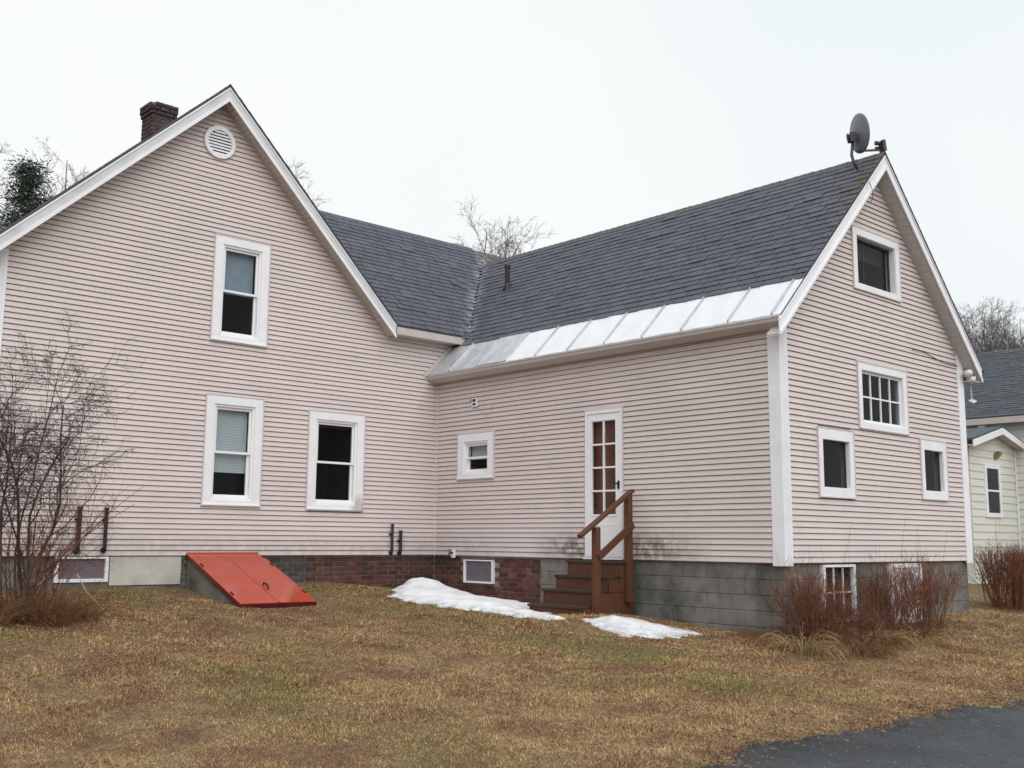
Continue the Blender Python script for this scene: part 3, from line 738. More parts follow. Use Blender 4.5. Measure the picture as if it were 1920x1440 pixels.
# metal apron along the ell eave: standing seam sheets
seams = [0.0, -.66, -1.40, -2.08, -2.78, -3.49, -4.24, -4.97, -5.68, -6.46, -7.14, YF+.0]
XT = .31
for k in range(len(seams)-1):
    ya, yb = seams[k]-.004, seams[k+1]+.004; mt = 'metal_grey' if k < 2 else 'metal_white'
    n = 6; mb = MB(); V = []
    for i in range(n+1):
        for j in range(5):
            t = j/4; x = EX+(XT-EX)*t; y = ya+(yb-ya)*i/n
            wob = .004*math.sin(i*1.7+k*2.1+j)*(1 if 0 < i < n else 0)
            V.append((x-wob*S2, y, ez_(x)+.006+wob*S2))
    m_ = len(V); V += [(p[0], p[1], p[2]-.012) for p in V]
    F = []
    for i in range(n):
        for j in range(4):
            q = i*5+j; F.append((q, q+1, q+6, q+5)); F.append((m_+q, m_+q+5, m_+q+6, m_+q+1))
    for i in range(n):
        q = i*5; F.append((q, q+5, m_+q+5, m_+q)); F.append((q+4, m_+q+4, m_+q+9, q+9))
    for j in range(4):
        F.append((j, m_+j, m_+j+1, j+1)); q = n*5+j; F.append((q, q+1, m_+q+1, m_+q))
    pan = mkobj('metal_panel', V, F, mt, house, smooth=False)
    if k > 0:
        mb = MB(); ys = seams[k]; x0, x1 = EX+.004, XT-.04
        mb.prism([(x0, ys-.012, ez_(x0)+.008), (x0, ys+.012, ez_(x0)+.008), (x0-.020, ys+.005, ez_(x0)+.030), (x0-.020, ys-.005, ez_(x0)+.030)], (x1-x0, 0, x1-x0)); mb.build('seam', 'metal_grey', pan)
# wrinkled patch sheet over the second far panel
mb = MB(); mb.prism([(EX-.01, -1.42, ez_(EX)+.012), (XT-.02, -1.42, ez_(XT)-.005), (XT-.02, -2.05, ez_(XT)-.005), (EX-.01, -2.05, ez_(EX)+.012)], (-.004, 0, .004)); 
for yy in (-1.55, -1.7, -1.82, -1.95): mb.beam((EX+.05, yy, ez_(EX+.05)+.02), (XT-.05, yy+.08, ez_(XT-.05)+.02), .03, .012)
mb.build('patch_sheet', 'metal_grey', house)
# crown fascia and soffit under the apron
mb = MB(); mb.prism([(EX+.004, 0, ez_(EX)-.012), (EX+.02, 0, ez_(EX)-.075), (-.12, 0, ez_(EX)-.125), (-.03, 0, ez_(EX)-.125), (-.03, 0, ez_(EX)-.012)], (0, YF+.02, 0)); mb.build('eave_crown', 'tan_soffit', house)
mb = MB(); mb.prism([(EX-.001, 0, ez_(EX)-.005), (EX-.001, 0, ez_(EX)-.028), (EX+.006, 0, ez_(EX)-.028), (EX+.006, 0, ez_(EX)-.005)], (0, YF+.01, 0)); mb.build('drip_edge', 'metal_grey', house)
# wall flashing where the ell roof runs into the front wall
mb = MB(); mb.prism([(EX-.06, -.024, ez_(EX)-.06), (.72, -.024, ez_(.72)+.0), (.72, -.024, ez_(.72)+.06), (EX-.06, -.024, ez_(EX)+.03)], (0, -.012, 0)); mb.build('wall_flashing', 'tan_soffit', house)

# ell gable rakes and soffits
rz = RZ-.03
rake((RX, rz), (EX-.02, rz-(RX-EX)-.02), YF+.02, .215, .02, 'white_trim', 'white_trim', house, hb=.045)
rake((RX, rz), (5.49, rz-2.89), YF+.02, .215, .02, 'white_trim', 'white_trim', house, hb=.045)
soffit(RX, RZ-.27, 5.47, YF+.021, -L-.005, 'grey_soffit', .10); soffit(RX, RZ-.27, EX, YF+.021, -L-.005, 'grey_soffit', .10)
mb = MB(); mb.box(5.2, 5.47, YF+.03, .9, 2.86, 2.88); mb.box(5.45, 5.47, YF+.03, .9, 2.88, 3.08); mb.build('eave_soffit', 'grey_soffit', house)
mb = MB(); s = 0
while s < 2.88:
    mb.prism([(RX+s, YF-.02, RZ-s+.012), (RX+s+.14, YF-.02, RZ-s-.14+.002), (RX+s+.14, YF-.02, RZ-s-.14-.03), (RX+s, YF-.02, RZ-s-.028)], (0, .4, 0)); s += .14
mb.build('shingle_edge', 'shingle_plain', house)
# plumbing vent on the roof
px_, py_ = 1.60, -.05; pz = ez_(px_)
mb = MB(); mb.lathe([(.09, -.06), (.075, .05), (.055, .10), (.0, .10)], (px_, py_, pz), (0,0,1), 16); mb.tube([(px_, py_, pz+.08), (px_, py_, pz+.42)], .045, 14); mb.lathe([(.045, .40), (.058, .405), (.058, .46), (.048, .462), (.048, .40)], (px_, py_, pz), (0,0,1), 16)
mb.build('roof_vent_pipe', 'black_iron', house, smooth=False)

# ---- chimney of single bricks
cx0, cx1, cy0, cy1 = -4.58, -4.16, 2.15, 2.58; ctop = 7.63
mb = MB(); mb.box(cx0+.012, cx1-.012, cy0+.012, cy1-.012, 6.2, ctop-.02); chim = mb.build('chimney', 'mortar', house)
BRK = {}
def brick_mesh(kind, l, h, d, mat):
    if kind not in BRK:
        j = .004; bv = .006
        V = []
        for (dx, dz, dy) in ((0, 0, bv), (bv, bv, 0)):
            V += [(dx, dy, dz), (l-dx, dy, dz), (l-dx, dy, h-dz), (dx, dy, h-dz)]
        V += [(0, d, 0), (l, d, 0), (l, d, h), (0, d, h)]
        F = [(4,5,6,7),(0,1,5,4),(1,2,6,5),(2,3,7,6),(3,0,4,7),(0,8,9,1),(1,9,10,2),(2,10,11,3),(3,11,8,0)]
        BRK[kind] = mkmesh('brick', V, F, mat)
    return BRK[kind]
def put(me, name, parent, o, u):        # o: lower-left corner, u: unit vector along the face (face looks to u x z rotated)
    ob = bpy.data.objects.new(name, me); link(ob, parent)
    u = Vector(u); n = Vector((-u.y, u.x, 0))      # local y (into the wall)
    ob.matrix_basis = Matrix(((u.x, n.x, 0, o[0]), (u.y, n.y, 0, o[1]), (0, 0, 1, o[2]), (0,0,0,1)))
    return ob
z = 6.60; row = 0
while z < ctop-.01:
    ex = .02 if z > ctop-.24 else 0
    if ctop-.16 < z < ctop-.02: ex = .035
    for (ox, oy, u, ln) in ((cx0-ex, cy0-ex, (1,0,0), cx1-cx0+2*ex), (cx0-ex, cy1+ex, (0,-1,0), cy1-cy0+2*ex)):
        n = 3; bl = ln/n; x = -(bl/2 if row % 2 else 0)
        while x < ln-.01:
            a_, b2 = max(x, 0), min(x+bl, ln)
            if z > ctop-.08 and rs.random() < .25: x += bl; continue
            me = brick_mesh(('c', round(b2-a_, 2)), b2-a_-.010, .062, .06, 'chimney_brick')
            put(me, 'brick', chim, (ox+u[0]*(a_+.005), oy+u[1]*(a_+.005), z+rs.uniform(-.001, .001)), u)
            x += bl
    z += .0735; row += 1

# ---- foundation
FB = -1.6
fd = MB(); fd.box(-7.5, .3, .05, .3, FB, -.0005); found_a = fd.build('foundation', 'mortar', house)
fd = MB(); fd.box(.05, .3, -2.63, .0495, FB, -.0005); found_b = fd.build('foundation', 'mortar', house)
fd = MB(); fd.box(.05, .3, -L+.05, -2.63, FB, -.0005); fd.box(.3, W-.04, -L+.05, -L+.3, FB, -.0005); fd.box(W-.3, W-.04, -L+.3, 4.8, FB, -.0005); found_c = fd.build('foundation', 'concrete', house)
def holes_in(a, b_, z, z1, holes):
    return any(a < h1 and b_ > h0 and z < hz1 and z1 > hz0 for h0, h1, hz0, hz1 in holes)
BH = .0655; BP = .0745; BLN = .205; BPX = .215
def bricks(pl, h0, h1, ztop, zbot, parent, holes, mat):
    z = ztop-BP; row = 0; k = 0
    while z > zbot:
        h = h0-(BPX/2 if row % 2 else 0)
        while h < h1-.02:
            a_, b2 = max(h, h0), min(h+BPX, h1)
            mid = (a_+b2)/2
            gz = g1(mid, 0) if pl == 'A' else g1(0, mid)
            if z+BP > gz-.02 and not holes_in(a_+.02, b2-.02, z, z+BH, holes):
                l = round(b2-a_-.010, 2)
                if l > .03:
                    mm = mat(mid) if callable(mat) else mat
                    me = brick_mesh((mm, l), l, BH, .06, mm); dd = rs.uniform(0, .006)
                    if pl == 'A': put(me, 'brick', parent, (a_+.005, .042-dd, z), (1, 0, 0))
                    else: put(me, 'brick', parent, (.042-dd, b2-.005, z), (0, -1, 0))
                    k += 1
            h += BPX
        z -= BP; row += 1
    return k
bwin = (-1.53, -.79, -.44, -.06)
na = bricks('A', -3.42, .042, -.02, -.75, found_a, [], lambda x: 'painted_brick' if x < -2.55 else 'brick')
nb = bricks('B', -2.60, .042, -.02, -.85, found_b, [bwin], 'brick')
def blocks(pl, h0, h1, parent, holes, mat='concrete'):
    z = -.205; row = 0; k = 0
    while z > -1.25:
        h = h0-(.2 if row % 2 else 0)
        while h < h1-.03:
            a_, b2 = max(h, h0), min(h+.4, h1)
            gz = min(ground([a_, b2], [-L, -L]) if pl == 'C' else ground([0, 0], [a_, b2]) if pl == 'B' else ground([a_, b2], [0, 0]))
            if z+.2 > gz-.03:
                for s, e in subtract(a_, b2, [(q[0], q[1]) for q in holes if z < q[3]-.03 and z+.19 > q[2]+.03]):
                    l = round(e-s-.006, 3)
                    if l < .04: continue
                    me = brick_mesh(('block', l), l, .194, .06, 'concrete'); dd = rs.uniform(0, .003)
                    if pl == 'A': put(me, 'block', parent, (s+.005, .042-dd, z), (1, 0, 0))
                    elif pl == 'B': put(me, 'block', parent, (.042-dd, e-.005, z), (0, -1, 0))
                    else: put(me, 'block', parent, (s+.005, -L+.042-dd, z), (1, 0, 0))
                    k += 1
            h += .4
        z -= .2; row += 1
CW = [(.87, 1.70, -.78, -.03), (2.63, 3.54, -.85, -.03)]
blocks('B', -L+.045, -2.63, found_c, []); blocks('C', .045, W-.04, found_c, CW)
blocks('A', -7.5, -6.46, found_a, [])
mb = MB(); mb.box(-5.70, -4.66, -.005, .049, -.40, -.003); mb.build('stucco_panel', 'stucco', found_a, bevel=.008)
mb = MB(); mb.box(-6.45, -5.71, .012, .049, -.62, -.345); mb.box(-5.70, -4.40, .012, .049, -.62, -.405); mb.build('footing_stone', 'concrete', found_a, bevel=.01)
# rubble stones beside the cellar hatch
for k in range(16):
    x = rs.uniform(-4.66, -4.45); z = -.03-.42*k/16
    n = 8; mb = MB(); r = rs.uniform(.035, .06)
    mb.lathe([(.001, -r*.6), (r*.8, -r*.3), (r, 0), (r*.7, r*.35), (.001, r*.55)], (x, .035, z), (rs.uniform(-.3, .3), -1, rs.uniform(-.3, .3)), n, 1.3); mb.build('stone', 'concrete', found_a)
def cellar_window(pl, r, pr, label=None, screen=None, lights=None, fw=.045):
    mb = MB(); ring(mb, pl, r[0], r[1], r[2], r[3], fw, -.05, .012, wt=fw*.6); win = mb.build('cellar_window', 'white_trim', house, bevel=.003)
    h0, h1, z0, z1 = r[0]+fw, r[1]-fw, r[2]+fw, r[3]-fw*.6
    if screen:
        mb = MB(); pbox(mb, pl, h0-.005, h1+.005, -.035, -.028, z0-.005, z1+.005); mb.build('screen', screen, win)
    else:
        nx_, nz_ = lights; xs_ = np.linspace(h0, h1, nx_+1); zs_ = np.linspace(z0, z1, nz_+1)
        for x in xs_[1:-1]:
            mb = MB(); pbox(mb, pl, x-.009, x+.009, -.035, -.012, z0, z1); mb.build('muntin', 'white_trim', win)
        for q in zs_[1:-1]:
            mb = MB(); pbox(mb, pl, h0, h1, -.0345, -.0125, q-.009, q+.009); mb.build('muntin', 'white_trim', win)
        for i in range(nx_):
            for j in range(nz_): pane(pl, xs_[i]+.007, xs_[i+1]-.007, zs_[j]+.007, zs_[j+1]-.007, -.024, win)
        mb = MB(); pbox(mb, pl, h0, h1, -.05, -.045, z0, z1); mb.build('dark_backing', 'brown_curtain', win)
cellar_window('A', (-6.44, -5.72, -.345, -.004), None, screen='purple_screen')
cellar_window('B', (-1.53, -.79, -.44, -.06), None, screen='purple_screen', fw=.03)
cellar_window('C', (.88, 1.69, -.77, -.02), None, lights=(3, 2), fw=.055)
mb = MB(); pbox(mb, 'C', 2.64, 3.53, -.049, .01, -.86, -.02); o = mb.build('cellar_panel', 'white_trim', house, bevel=.004)
mb = MB(); ring(mb, 'C', 2.64, 3.53, -.86, -.02, .06, .0105, .03); mb.build('frame', 'white_trim', o, bevel=.004)

# ---- pipes and fittings on the walls (they move with the house)
for (x, z0, z1, r) in ((-6.185, .06, .665, .030), (-5.82, .07, .66, .026), (-.972, .02, .515, .022), (-.795, .02, .41, .026)):
    mb = MB(); mb.tube([(x, .0, z0+.03), (x, -.05, z0+.005), (x, -.075, z0+.04), (x, -.075, z1)], r, 10)
    mb.tube([(x, -.075, z1-.03), (x, -.075, z1+.008)], r*1.28, 10); mb.tube([(x, -.02, z0+.02), (x, -.06, z0+.01)], r*1.45, 10)
    mb.box(x-r*1.5, x+r*1.5, -.045, -.0225, z1-.18, z1-.15)
    mb.build('vent_pipe', 'black_iron', house, smooth=False)
mb = MB(); pbox(mb, 'B', -1.125, -.99, .018, .05, 2.505, 2.655); bx = mb.build('outlet_box', 'white_trim', house, bevel=.004)
mb = MB(); pbox(mb, 'B', -1.095, -1.02, .0505, .056, 2.53, 2.565); pbox(mb, 'B', -1.095, -1.02, .0505, .056, 2.59, 2.635); pbox(mb, 'B', -.975, -.955, .018, .045, 2.60, 2.64); mb.build('socket', 'black_iron', bx)
mb = MB(); pbox(mb, 'B', -.59, -.50, .018, .045, -.035, .10); bx = mb.build('faucet_plate', 'white_trim', house, bevel=.004)
mb = MB(); mb.tube([(-.04, -.545, .05), (-.10, -.535, .05), (-.13, -.53, .02)], .014, 8); mb.tube([(-.10, -.535, .05), (-.10, -.535, .095)], .007, 8); mb.lathe([(.001, 0), (.03, 0), (.03, .008), (.001, .008)], (-.10, -.535, .095), (0,0,1), 10); mb.build('faucet', 'black_iron', bx)
mb = MB(); P = []
for i in range(14):
    t = i/13; P.append((3.55+1.5*t, -L-.03, 3.19-.10*t+.02*math.sin(7*t)))
mb.tube(P, .006, 5); mb.build('cable', 'black_iron', house)
mb = MB(); mb.tube([(-.025, -2.06+.55, 2.5), (-.026, -1.4, 2.3), (-.026, -1.12, 2.50)], .003, 4); mb.build('cable', 'tan_soffit', house)
# dangling cable on the rake below the dish
mb = MB(); P = [(2.02+.1*math.sin(t*3), YF-.035-.01*math.sin(t*3.1), 5.42-.33*t) for t in np.linspace(0, 1, 8)]; mb.tube(P, .005, 5); mb.build('cable', 'black_iron', house)

# ------------------------------------------------------------------ satellite dish (stands on the ell roof)
ft = Vector((2.36, -6.95, ez_(2.36)+.012))
dish = thing('satellite_dish', tuple(ft), 'grey oval satellite dish on a bent mast beside the ell roof peak', 'satellite dish')
mb = MB(); mb.prism([ft+Vector((-.07, -.06, -.07)), ft+Vector((.07, -.06, .07)), ft+Vector((.07, .06, .07)), ft+Vector((-.07, .06, -.07))], (-.008, 0, .008)); mb.build('foot_plate', 'dish_dark', dish)
top = ft+Vector((-.03, .045, .40)); mb = MB(); mb.tube([ft, ft+Vector((-.05, .03, .12)), ft+Vector((-.06, .05, .22)), top], .022, 10); mb.build('mast', 'dish_dark', dish, smooth=True)
hd = R(121); el = R(7); bore = Vector((math.sin(hd)*math.cos(el), math.cos(hd)*math.cos(el), math.sin(el)))
side = Vector((0,0,1)).cross(bore).normalized(); upv = bore.cross(side)
dc = top+Vector((0, 0, .16))+bore*.06
mb = MB(); n = 40; rings_ = 8; V = []; F = []
for lay in (0, 1):
    for i in range(rings_+1):
        rr = i/rings_
        for t in range(n):
            a = t*2*math.pi/n; V.append(dc+side*(.265*rr*math.cos(a))+upv*(.30*rr*math.sin(a))+bore*(.075*rr*rr-.008*lay-(.012*lay*(rr > .95))))
for lay in (0, 1):
    bse = lay*(rings_+1)*n
    for i in range(rings_):
        for t in range(n):
            q = (bse+i*n+t, bse+i*n+(t+1) % n, bse+(i+1)*n+(t+1) % n, bse+(i+1)*n+t); F.append(q if lay == 0 else q[::-1])
e0, e1 = rings_*n, (rings_+1)*n+rings_*n
F += [(e0+t, e0+(t+1) % n, e1+(t+1) % n, e1+t) for t in range(n)]
mkobj('reflector', V, F, 'dish_grey', dish, smooth=True)
mb = MB(); b0 = dc-bore*.075-upv*.06
for s in (-1, 1): mb.beam(b0+side*.045*s-upv*.07, b0+side*.045*s+upv*.07, .02, .10, up=tuple(bore))
mb.beam(b0-upv*.05, b0+upv*.05, .11, .03, up=tuple(bore)); mb.build('bracket', 'dish_dark', dish)
lnb = dc+bore*.40-upv*.22; mb = MB(); mb.beam(dc-upv*.27-bore*.03, lnb-upv*.05, .022, .03); mb.build('feed_arm', 'dish_dark', dish)
mb = MB(); mb.tube([lnb-bore*.10+upv*.06, lnb-bore*.02+upv*.05], [.035, .03], 12); mb.tube([lnb-bore*.08-upv*.01+side*.05, lnb-upv*.01+side*.05], [.03, .03], 12); mb.beam(lnb-upv*.08+bore*.01, lnb+upv*.09+bore*.01, .13, .05, up=tuple(bore)); mb.build('receiver', 'dish_dark', dish)
mb = MB(); P = [b0-bore*.02+side*(.05+.06*math.sin(t))+upv*(.03-.06*math.cos(t)) for t in np.linspace(0, 3.1, 8)]; mb.tube(P, .005, 5); mb.build('cable', 'grey_trim', dish)

# flood lamps on the far corner of the ell
fl = thing('flood_lamp', (5.24, -L-.03, 2.98), 'twin round flood lamp on the far corner board of the ell', 'lamp')
mb = MB(); mb.lathe([(.001, 0), (.055, 0), (.055, .03), (.001, .03)], (5.20, -L-.031, 2.99), (0,-1,0), 16); mb.build('base', 'grey_trim', fl)
for (dx, dz, ax) in ((-.01, .02, (-.5, -1, -.35)), (.09, -.06, (.8, -.8, -.45))):
    c = Vector((5.20+dx, -L-.10, 2.98+dz)); ax = Vector(ax).normalized()
    mb = MB(); mb.tube([(5.20, -L-.05, 2.98), tuple(c)], .014, 8); mb.lathe([(.001, -.06), (.035, -.05), (.05, 0), (.068, .06), (.068, .075), (.001, .085)], c, ax, 20); h = mb.build('lamp_head', 'lamp_glass', fl, smooth=True)
mb = MB(); mb.tube([(5.24, -L-.06, 2.93), (5.40, -L-.06, 2.86), (5.43, -L-.06, 2.60)], .012, 8); mb.prism([(5.35, -L-.11, 2.52), (5.50, -L-.11, 2.56), (5.52, -L-.02, 2.61), (5.38, -L-.02, 2.57)], (0, 0, .012)); mb.build('sensor_arm', 'grey_trim', fl)

# ------------------------------------------------------------------ cellar hatch (bulkhead door)
hx0, hx1 = -4.61, -3.46; HY = -1.70; zb = -.615; zt = .045
hatch = thing('cellar_hatch', (-4.03, -.9, -.62), 'red painted sloping cellar hatch against the pink wall', 'cellar hatch')
def hz(y): return zt+(zb-zt)*((-y)/-HY) if y > -.0 else zt+(zb-zt)*(y/HY)
for x in (hx0+.03, hx1-.15):
    mb = MB(); mb.prism([(x, -.03, -.9), (x, HY+.1, -.9), (x, HY+.1, hz(HY+.1)-.07), (x, -.03, hz(-.03)-.07)], (.12, 0, 0)); mb.build('cheek_wall', 'concrete', hatch)
sl_ = Vector((0, HY, zb-zt)).normalized(); nrm = Vector((0, sl_.z, -sl_.y)); nrm = nrm if nrm.z > 0 else -nrm
def hp(x, s, n): p = Vector((x, -.03, zt-.01))+sl_*s+nrm*n; return p
HL = math.hypot(HY+.03, zb-zt+.02)
mb = MB(); xm = (hx0+hx1)/2
for (xa, xb) in ((hx0, hx0+.06), (hx1-.06, hx1)): mb.prism([hp(xa, 0, -.06), hp(xb, 0, -.06), hp(xb, 0, -.005), hp(xa, 0, -.005)], sl_*HL)
mb.prism([hp(hx0+.06, HL-.06, -.06), hp(hx1-.06, HL-.06, -.06), hp(hx1-.06, HL-.06, -.005), hp(hx0+.06, HL-.06, -.005)], sl_*.06)
mb.build('frame', 'red_edge', hatch)
mb = MB(); mb.prism([hp(hx0, 0, -.004), hp(hx1, 0, -.004), hp(hx1, 0, .012), hp(hx0, 0, .012)], sl_*.24); mb.prism([(hx0, -.035, zt-.03), (hx1, -.035, zt-.03), (hx1, -.035, zt+.01), (hx0, -.035, zt+.01)], (0, -.03, 0)); mb.build('header', 'red_paint', hatch, bevel=.003)
for (xa, xb) in ((hx0-.012, xm-.004), (xm+.004, hx1+.012)):
    mb = MB(); mb.prism([hp(xa, .235, .0125), hp(xb, .235, .0125), hp(xb, .235, .026), hp(xa, .235, .026)], sl_*(HL-.22))
    o = mb.build('hatch_leaf', 'red_paint', hatch, bevel=.004)
    mb = MB(); xe = xa if xa < xm-.1 else xb
    xo = xe-.001 if xe == xa else xe-.012+.001
    mb.prism([hp(xo, .235, -.05), hp(xo+.012, .235, -.05), hp(xo+.012, .235, .012), hp(xo, .235, .012)], sl_*(HL-.22)); mb.build('lip', 'red_edge', o)
    mb = MB(); mb.prism([hp(xa, HL+.013, -.045), hp(xb, HL+.013, -.045), hp(xb, HL+.013, .0124), hp(xa, HL+.013, .0124)], sl_*.012); mb.build('lip', 'red_edge', o)
for xh in (hx0+.02, hx1-.02):
    for sh in (.45, HL-.35):
        mb = MB(); mb.tube([hp(xh, sh, .034), hp(xh, sh+.09, .034)], .011, 8); mb.build('hinge', 'red_edge', hatch)
mb = MB(); mb.prism([hp(xm-.022, .26, .0265), hp(xm+.022, .26, .0265), hp(xm+.022, .26, .031), hp(xm-.022, .26, .031)], sl_*(HL-.27)); mb.build('lap_strip', 'red_paint', hatch, bevel=.002)
mb = MB(); c = lambda s, x, n: hp(xm+x, s, n)
mb.tube([c(HL-.42, .05, .027), c(HL-.43, .05, .06), c(HL-.50, .05, .07), c(HL-.57, .05, .06), c(HL-.58, .05, .027)], .012, 8); mb.build('handle', 'black_iron', hatch)

# ------------------------------------------------------------------ wooden steps at the storm door
steps = thing('wooden_steps', (-.6, -4.05, -.74), 'brown stained wooden steps with one handrail below the storm door', 'steps')
SY0, SY1 = -4.62, -3.50
TR = [(-.016, -.30), (-.222, -.545), (-.415, -.80), (-.618, -1.075)]
xprev = -.03
for i, (z, xf) in enumerate(TR):
    mb = MB(); back = -.03 if i == 0 else TR[i-1][1]+.02
    mb.box(xf-.015, back, SY0+(.07 if i else -.0), SY1, z-.038, z); mb.build('tread', 'stain_tread', steps, bevel=.005)
    zl = TR[i+1][0] if i < 3 else g1(xf, -4.1)-.1
    mb = MB(); mb.box(xf+.012, xf+.035, SY0+(.075 if i else .02), SY1-.02, zl-.001 if i < 3 else zl, z-.039); mb.build('riser', 'stain_brown', steps, bevel=.003)
# boarded sides
def side(y, name):
    zs = -1.0
    bnd = [(-.04, -.30, -.056), (-.30, -.545, -.262), (-.545, -.80, -.455), (-.80, -1.06, -.658)]
    for k, (xa, xb, zt_) in enumerate(bnd):
        for (q0, q1) in ([(zt_, -.44), (-.445, zs)] if k < 2 else [(zt_, zs)]):
            mb = MB(); mb.box(xa-.002, xb+.002, y, y+.022, q1, q0); mb.build('side_board', 'stain_brown', steps, bevel=.003)
side(SY0+.035, 'near'); side(SY1-.05, 'far')
mb = MB(); gz = g1(-.86, -4.6); mb.box(-.91, -.82, SY0-.055, SY0+.033, gz-.1, .455); mb.build('post', 'stain_brown', steps, bevel=.004)
mb = MB(); mb.box(-.245, -.155, SY0-.057, SY0+.03, -.575, .93); mb.build('post', 'stain_brown', steps, bevel=.004)
mb = MB(); mb.box(-.11, -.032, SY0-.08, SY0-.06+.02, -.575, .90); mb.box(-.11, -.032, SY0-.06, SY0+.02, -.575, .90); 
ya = SY0-.02
mb2 = MB(); mb2.beam((-1.20, ya, .325), (-.12, ya, .985), .09, .045); mb2.build('handrail', 'stain_brown', steps, bevel=.005)
mb2 = MB(); mb2.beam((-.88, ya-.05, .045), (-.16, ya-.05, .50), .035, .10); mb2.build('lower_rail', 'stain_brown', steps, bevel=.004)

# ------------------------------------------------------------------ snow
def poly_in(px, py, poly):
    c = np.zeros(len(px), bool); n = len(poly)
    for i in range(n):
        x0, y0 = poly[i]; x1, y1 = poly[(i+1) % n]
        hit = ((y0 > py) != (y1 > py)) & (px < (x1-x0)*(py-y0)/(y1-y0+1e-12)+x0); c ^= hit
    return c
def poly_dist(px, py, poly):
    d = np.full(len(px), 1e9); n = len(poly)
    for i in range(n):
        a = np.array(poly[i]); b_ = np.array(poly[(i+1) % n]); ab = b_-a
        t = np.clip(((px-a[0])*ab[0]+(py-a[1])*ab[1])/(ab@ab), 0, 1)
        d = np.minimum(d, np.hypot(px-a[0]-t*ab[0], py-a[1]-t*ab[1]))
    return d
def unproject_ground(px, py):
    d = _f+_r*(px-960)/FPX+_u*(720-py)/FPX; t = 10.0
    for _ in range(60):
        p = CAM+d*t; t += (p[2]-g1(p[0], p[1]))/(-d[2]+.06)*.7
    p = CAM+d*t; return (float(p[0]), float(p[1]))
def wob(poly, n=6, amp=.05, seed=1):
    r = random.Random(seed); out = []
    for i in range(len(poly)):
        a = poly[i]; b_ = poly[(i+1) % len(poly)]; ln = math.hypot(b_[0]-a[0], b_[1]-a[1]); m_ = max(2, int(ln/.09))
        for k in range(m_):
            t = k/m_; out.append((a[0]+(b_[0]-a[0])*t+r.uniform(-amp, amp), a[1]+(b_[1]-a[1])*t+r.uniform(-amp, amp)))
    return out
def snow(poly, hgt, label, seed, peaks, icy=1.0):
    poly = wob(poly, amp=.055, seed=seed)
    P = np.array(poly); x0, y0 = P.min(0)-.1; x1, y1 = P.max(0)+.1; st = .035
    gx = np.arange(x0, x1, st); gy = np.arange(y0, y1, st); X, Y = np.meshgrid(gx, gy); x = X.ravel(); y = Y.ravel()
    ins = poly_in(x, y, poly); d = poly_dist(x, y, poly); d = np.where(ins, d, -d)
    pk = np.full(len(x), .25)
    for (cx, cy, s, a) in peaks: pk += a*np.exp(-((x-cx)**2+(y-cy)**2)/(s*s))
    d = d+np.where(ins, 1, 1)*(.03*np.sin(13*x+5*y)*np.sin(11*y-4*x)+.02*np.sin(31*x-9*y)); prof = np.where(d > 0, 1-np.exp(-np.maximum(d, 0)/.20), d*2.0)
    z = ground(x, y)+np.maximum(prof*hgt*pk, -.04)+np.where(d > 0, .008*np.sin(9*x+4*y)+.006*np.sin(17*y-6*x), 0)*np.clip(d/.2, 0, 1)
    keep = d > -.05; idx = -np.ones(len(x), int); idx[keep] = np.arange(keep.sum())
    nx = len(gx); F = []
    for j in range(len(gy)-1):
        for i in range(nx-1):
            q = (j*nx+i, j*nx+i+1, (j+1)*nx+i+1, (j+1)*nx+i)
            if all(keep[k] for k in q): F.append(tuple(int(idx[k]) for k in q))
    V = np.stack([x, y, z], 1)[keep]
    o = mkobj('snow_patch', V, F, 'snow', smooth=True)
    at_ = o.data.attributes.new('rim', 'FLOAT', 'POINT'); at_.data.foreach_set('value', np.clip(d[keep]*icy, 0, 1).astype(np.float32))
    return tag(o, label, 'snow'), poly
def UP(*pts): return [unproject_ground(*p) for p in pts]
front1 = UP((735,1119),(762,1128),(850,1140),(950,1154),(1020,1163),(1066,1161))
s1poly = front1+[(-1.12,-3.9),(-1.1,-3.45),(-.45,-3.2),(-.28,-2.3),(-.22,-1.4),(-.25,-.6),(-.55,-.25),(-.95,-.22)]
sn1, s1p = snow(s1poly, .30, 'long mound of old snow in the inside corner left of the steps', 1, [(-.65,-.55,.55,.75), (-.6,-1.3,.6,.25)])
front2 = UP((1092,1162),(1120,1180),(1165,1192),(1240,1197),(1318,1192),(1300,1184))
s2poly = front2+UP((1245,1173),(1190,1160),(1145,1154))
sn2, s2p = snow(s2poly, .10, 'flat melting snow patch right of the steps', 2, [(-1.2,-5.2,.5,.3)], .45)
s3p = UP((1060,1183),(1080,1181),(1078,1186),(1062,1187)); sn3, s3p = snow(s3p, .05, 'tiny scrap of snow on the grass between the two patches', 3, [])

# ------------------------------------------------------------------ plants
def tubes_mesh(name, lines, mat, parent, n=3):
    V = []; F = []
    ang = [2*math.pi*t/n for t in range(n)]
    cs = [(math.cos(a), math.sin(a)) for a in ang]
    for P, rr in lines:
        P = np.asarray(P, float); k = len(P); base = len(V)
        D = np.gradient(P, axis=0); D /= np.linalg.norm(D, axis=1)[:,None]+1e-9
        ref = np.array([.3, .8, .5]) if abs(D[0]@np.array([.3,.8,.5])) < .9 else np.array([1., 0, 0])
        A = np.cross(D, ref); A /= np.linalg.norm(A, axis=1)[:,None]+1e-9; B = np.cross(D, A)
        for i in range(k):
            for c, s in cs: V.append(P[i]+(A[i]*c+B[i]*s)*rr[i])
        for i in range(k-1):
            q = base+i*n
            for t in range(n): F.append((q+t, q+(t+1) % n, q+n+(t+1) % n, q+n+t))
    return mkobj(name, V, F, mat, parent, smooth=True)
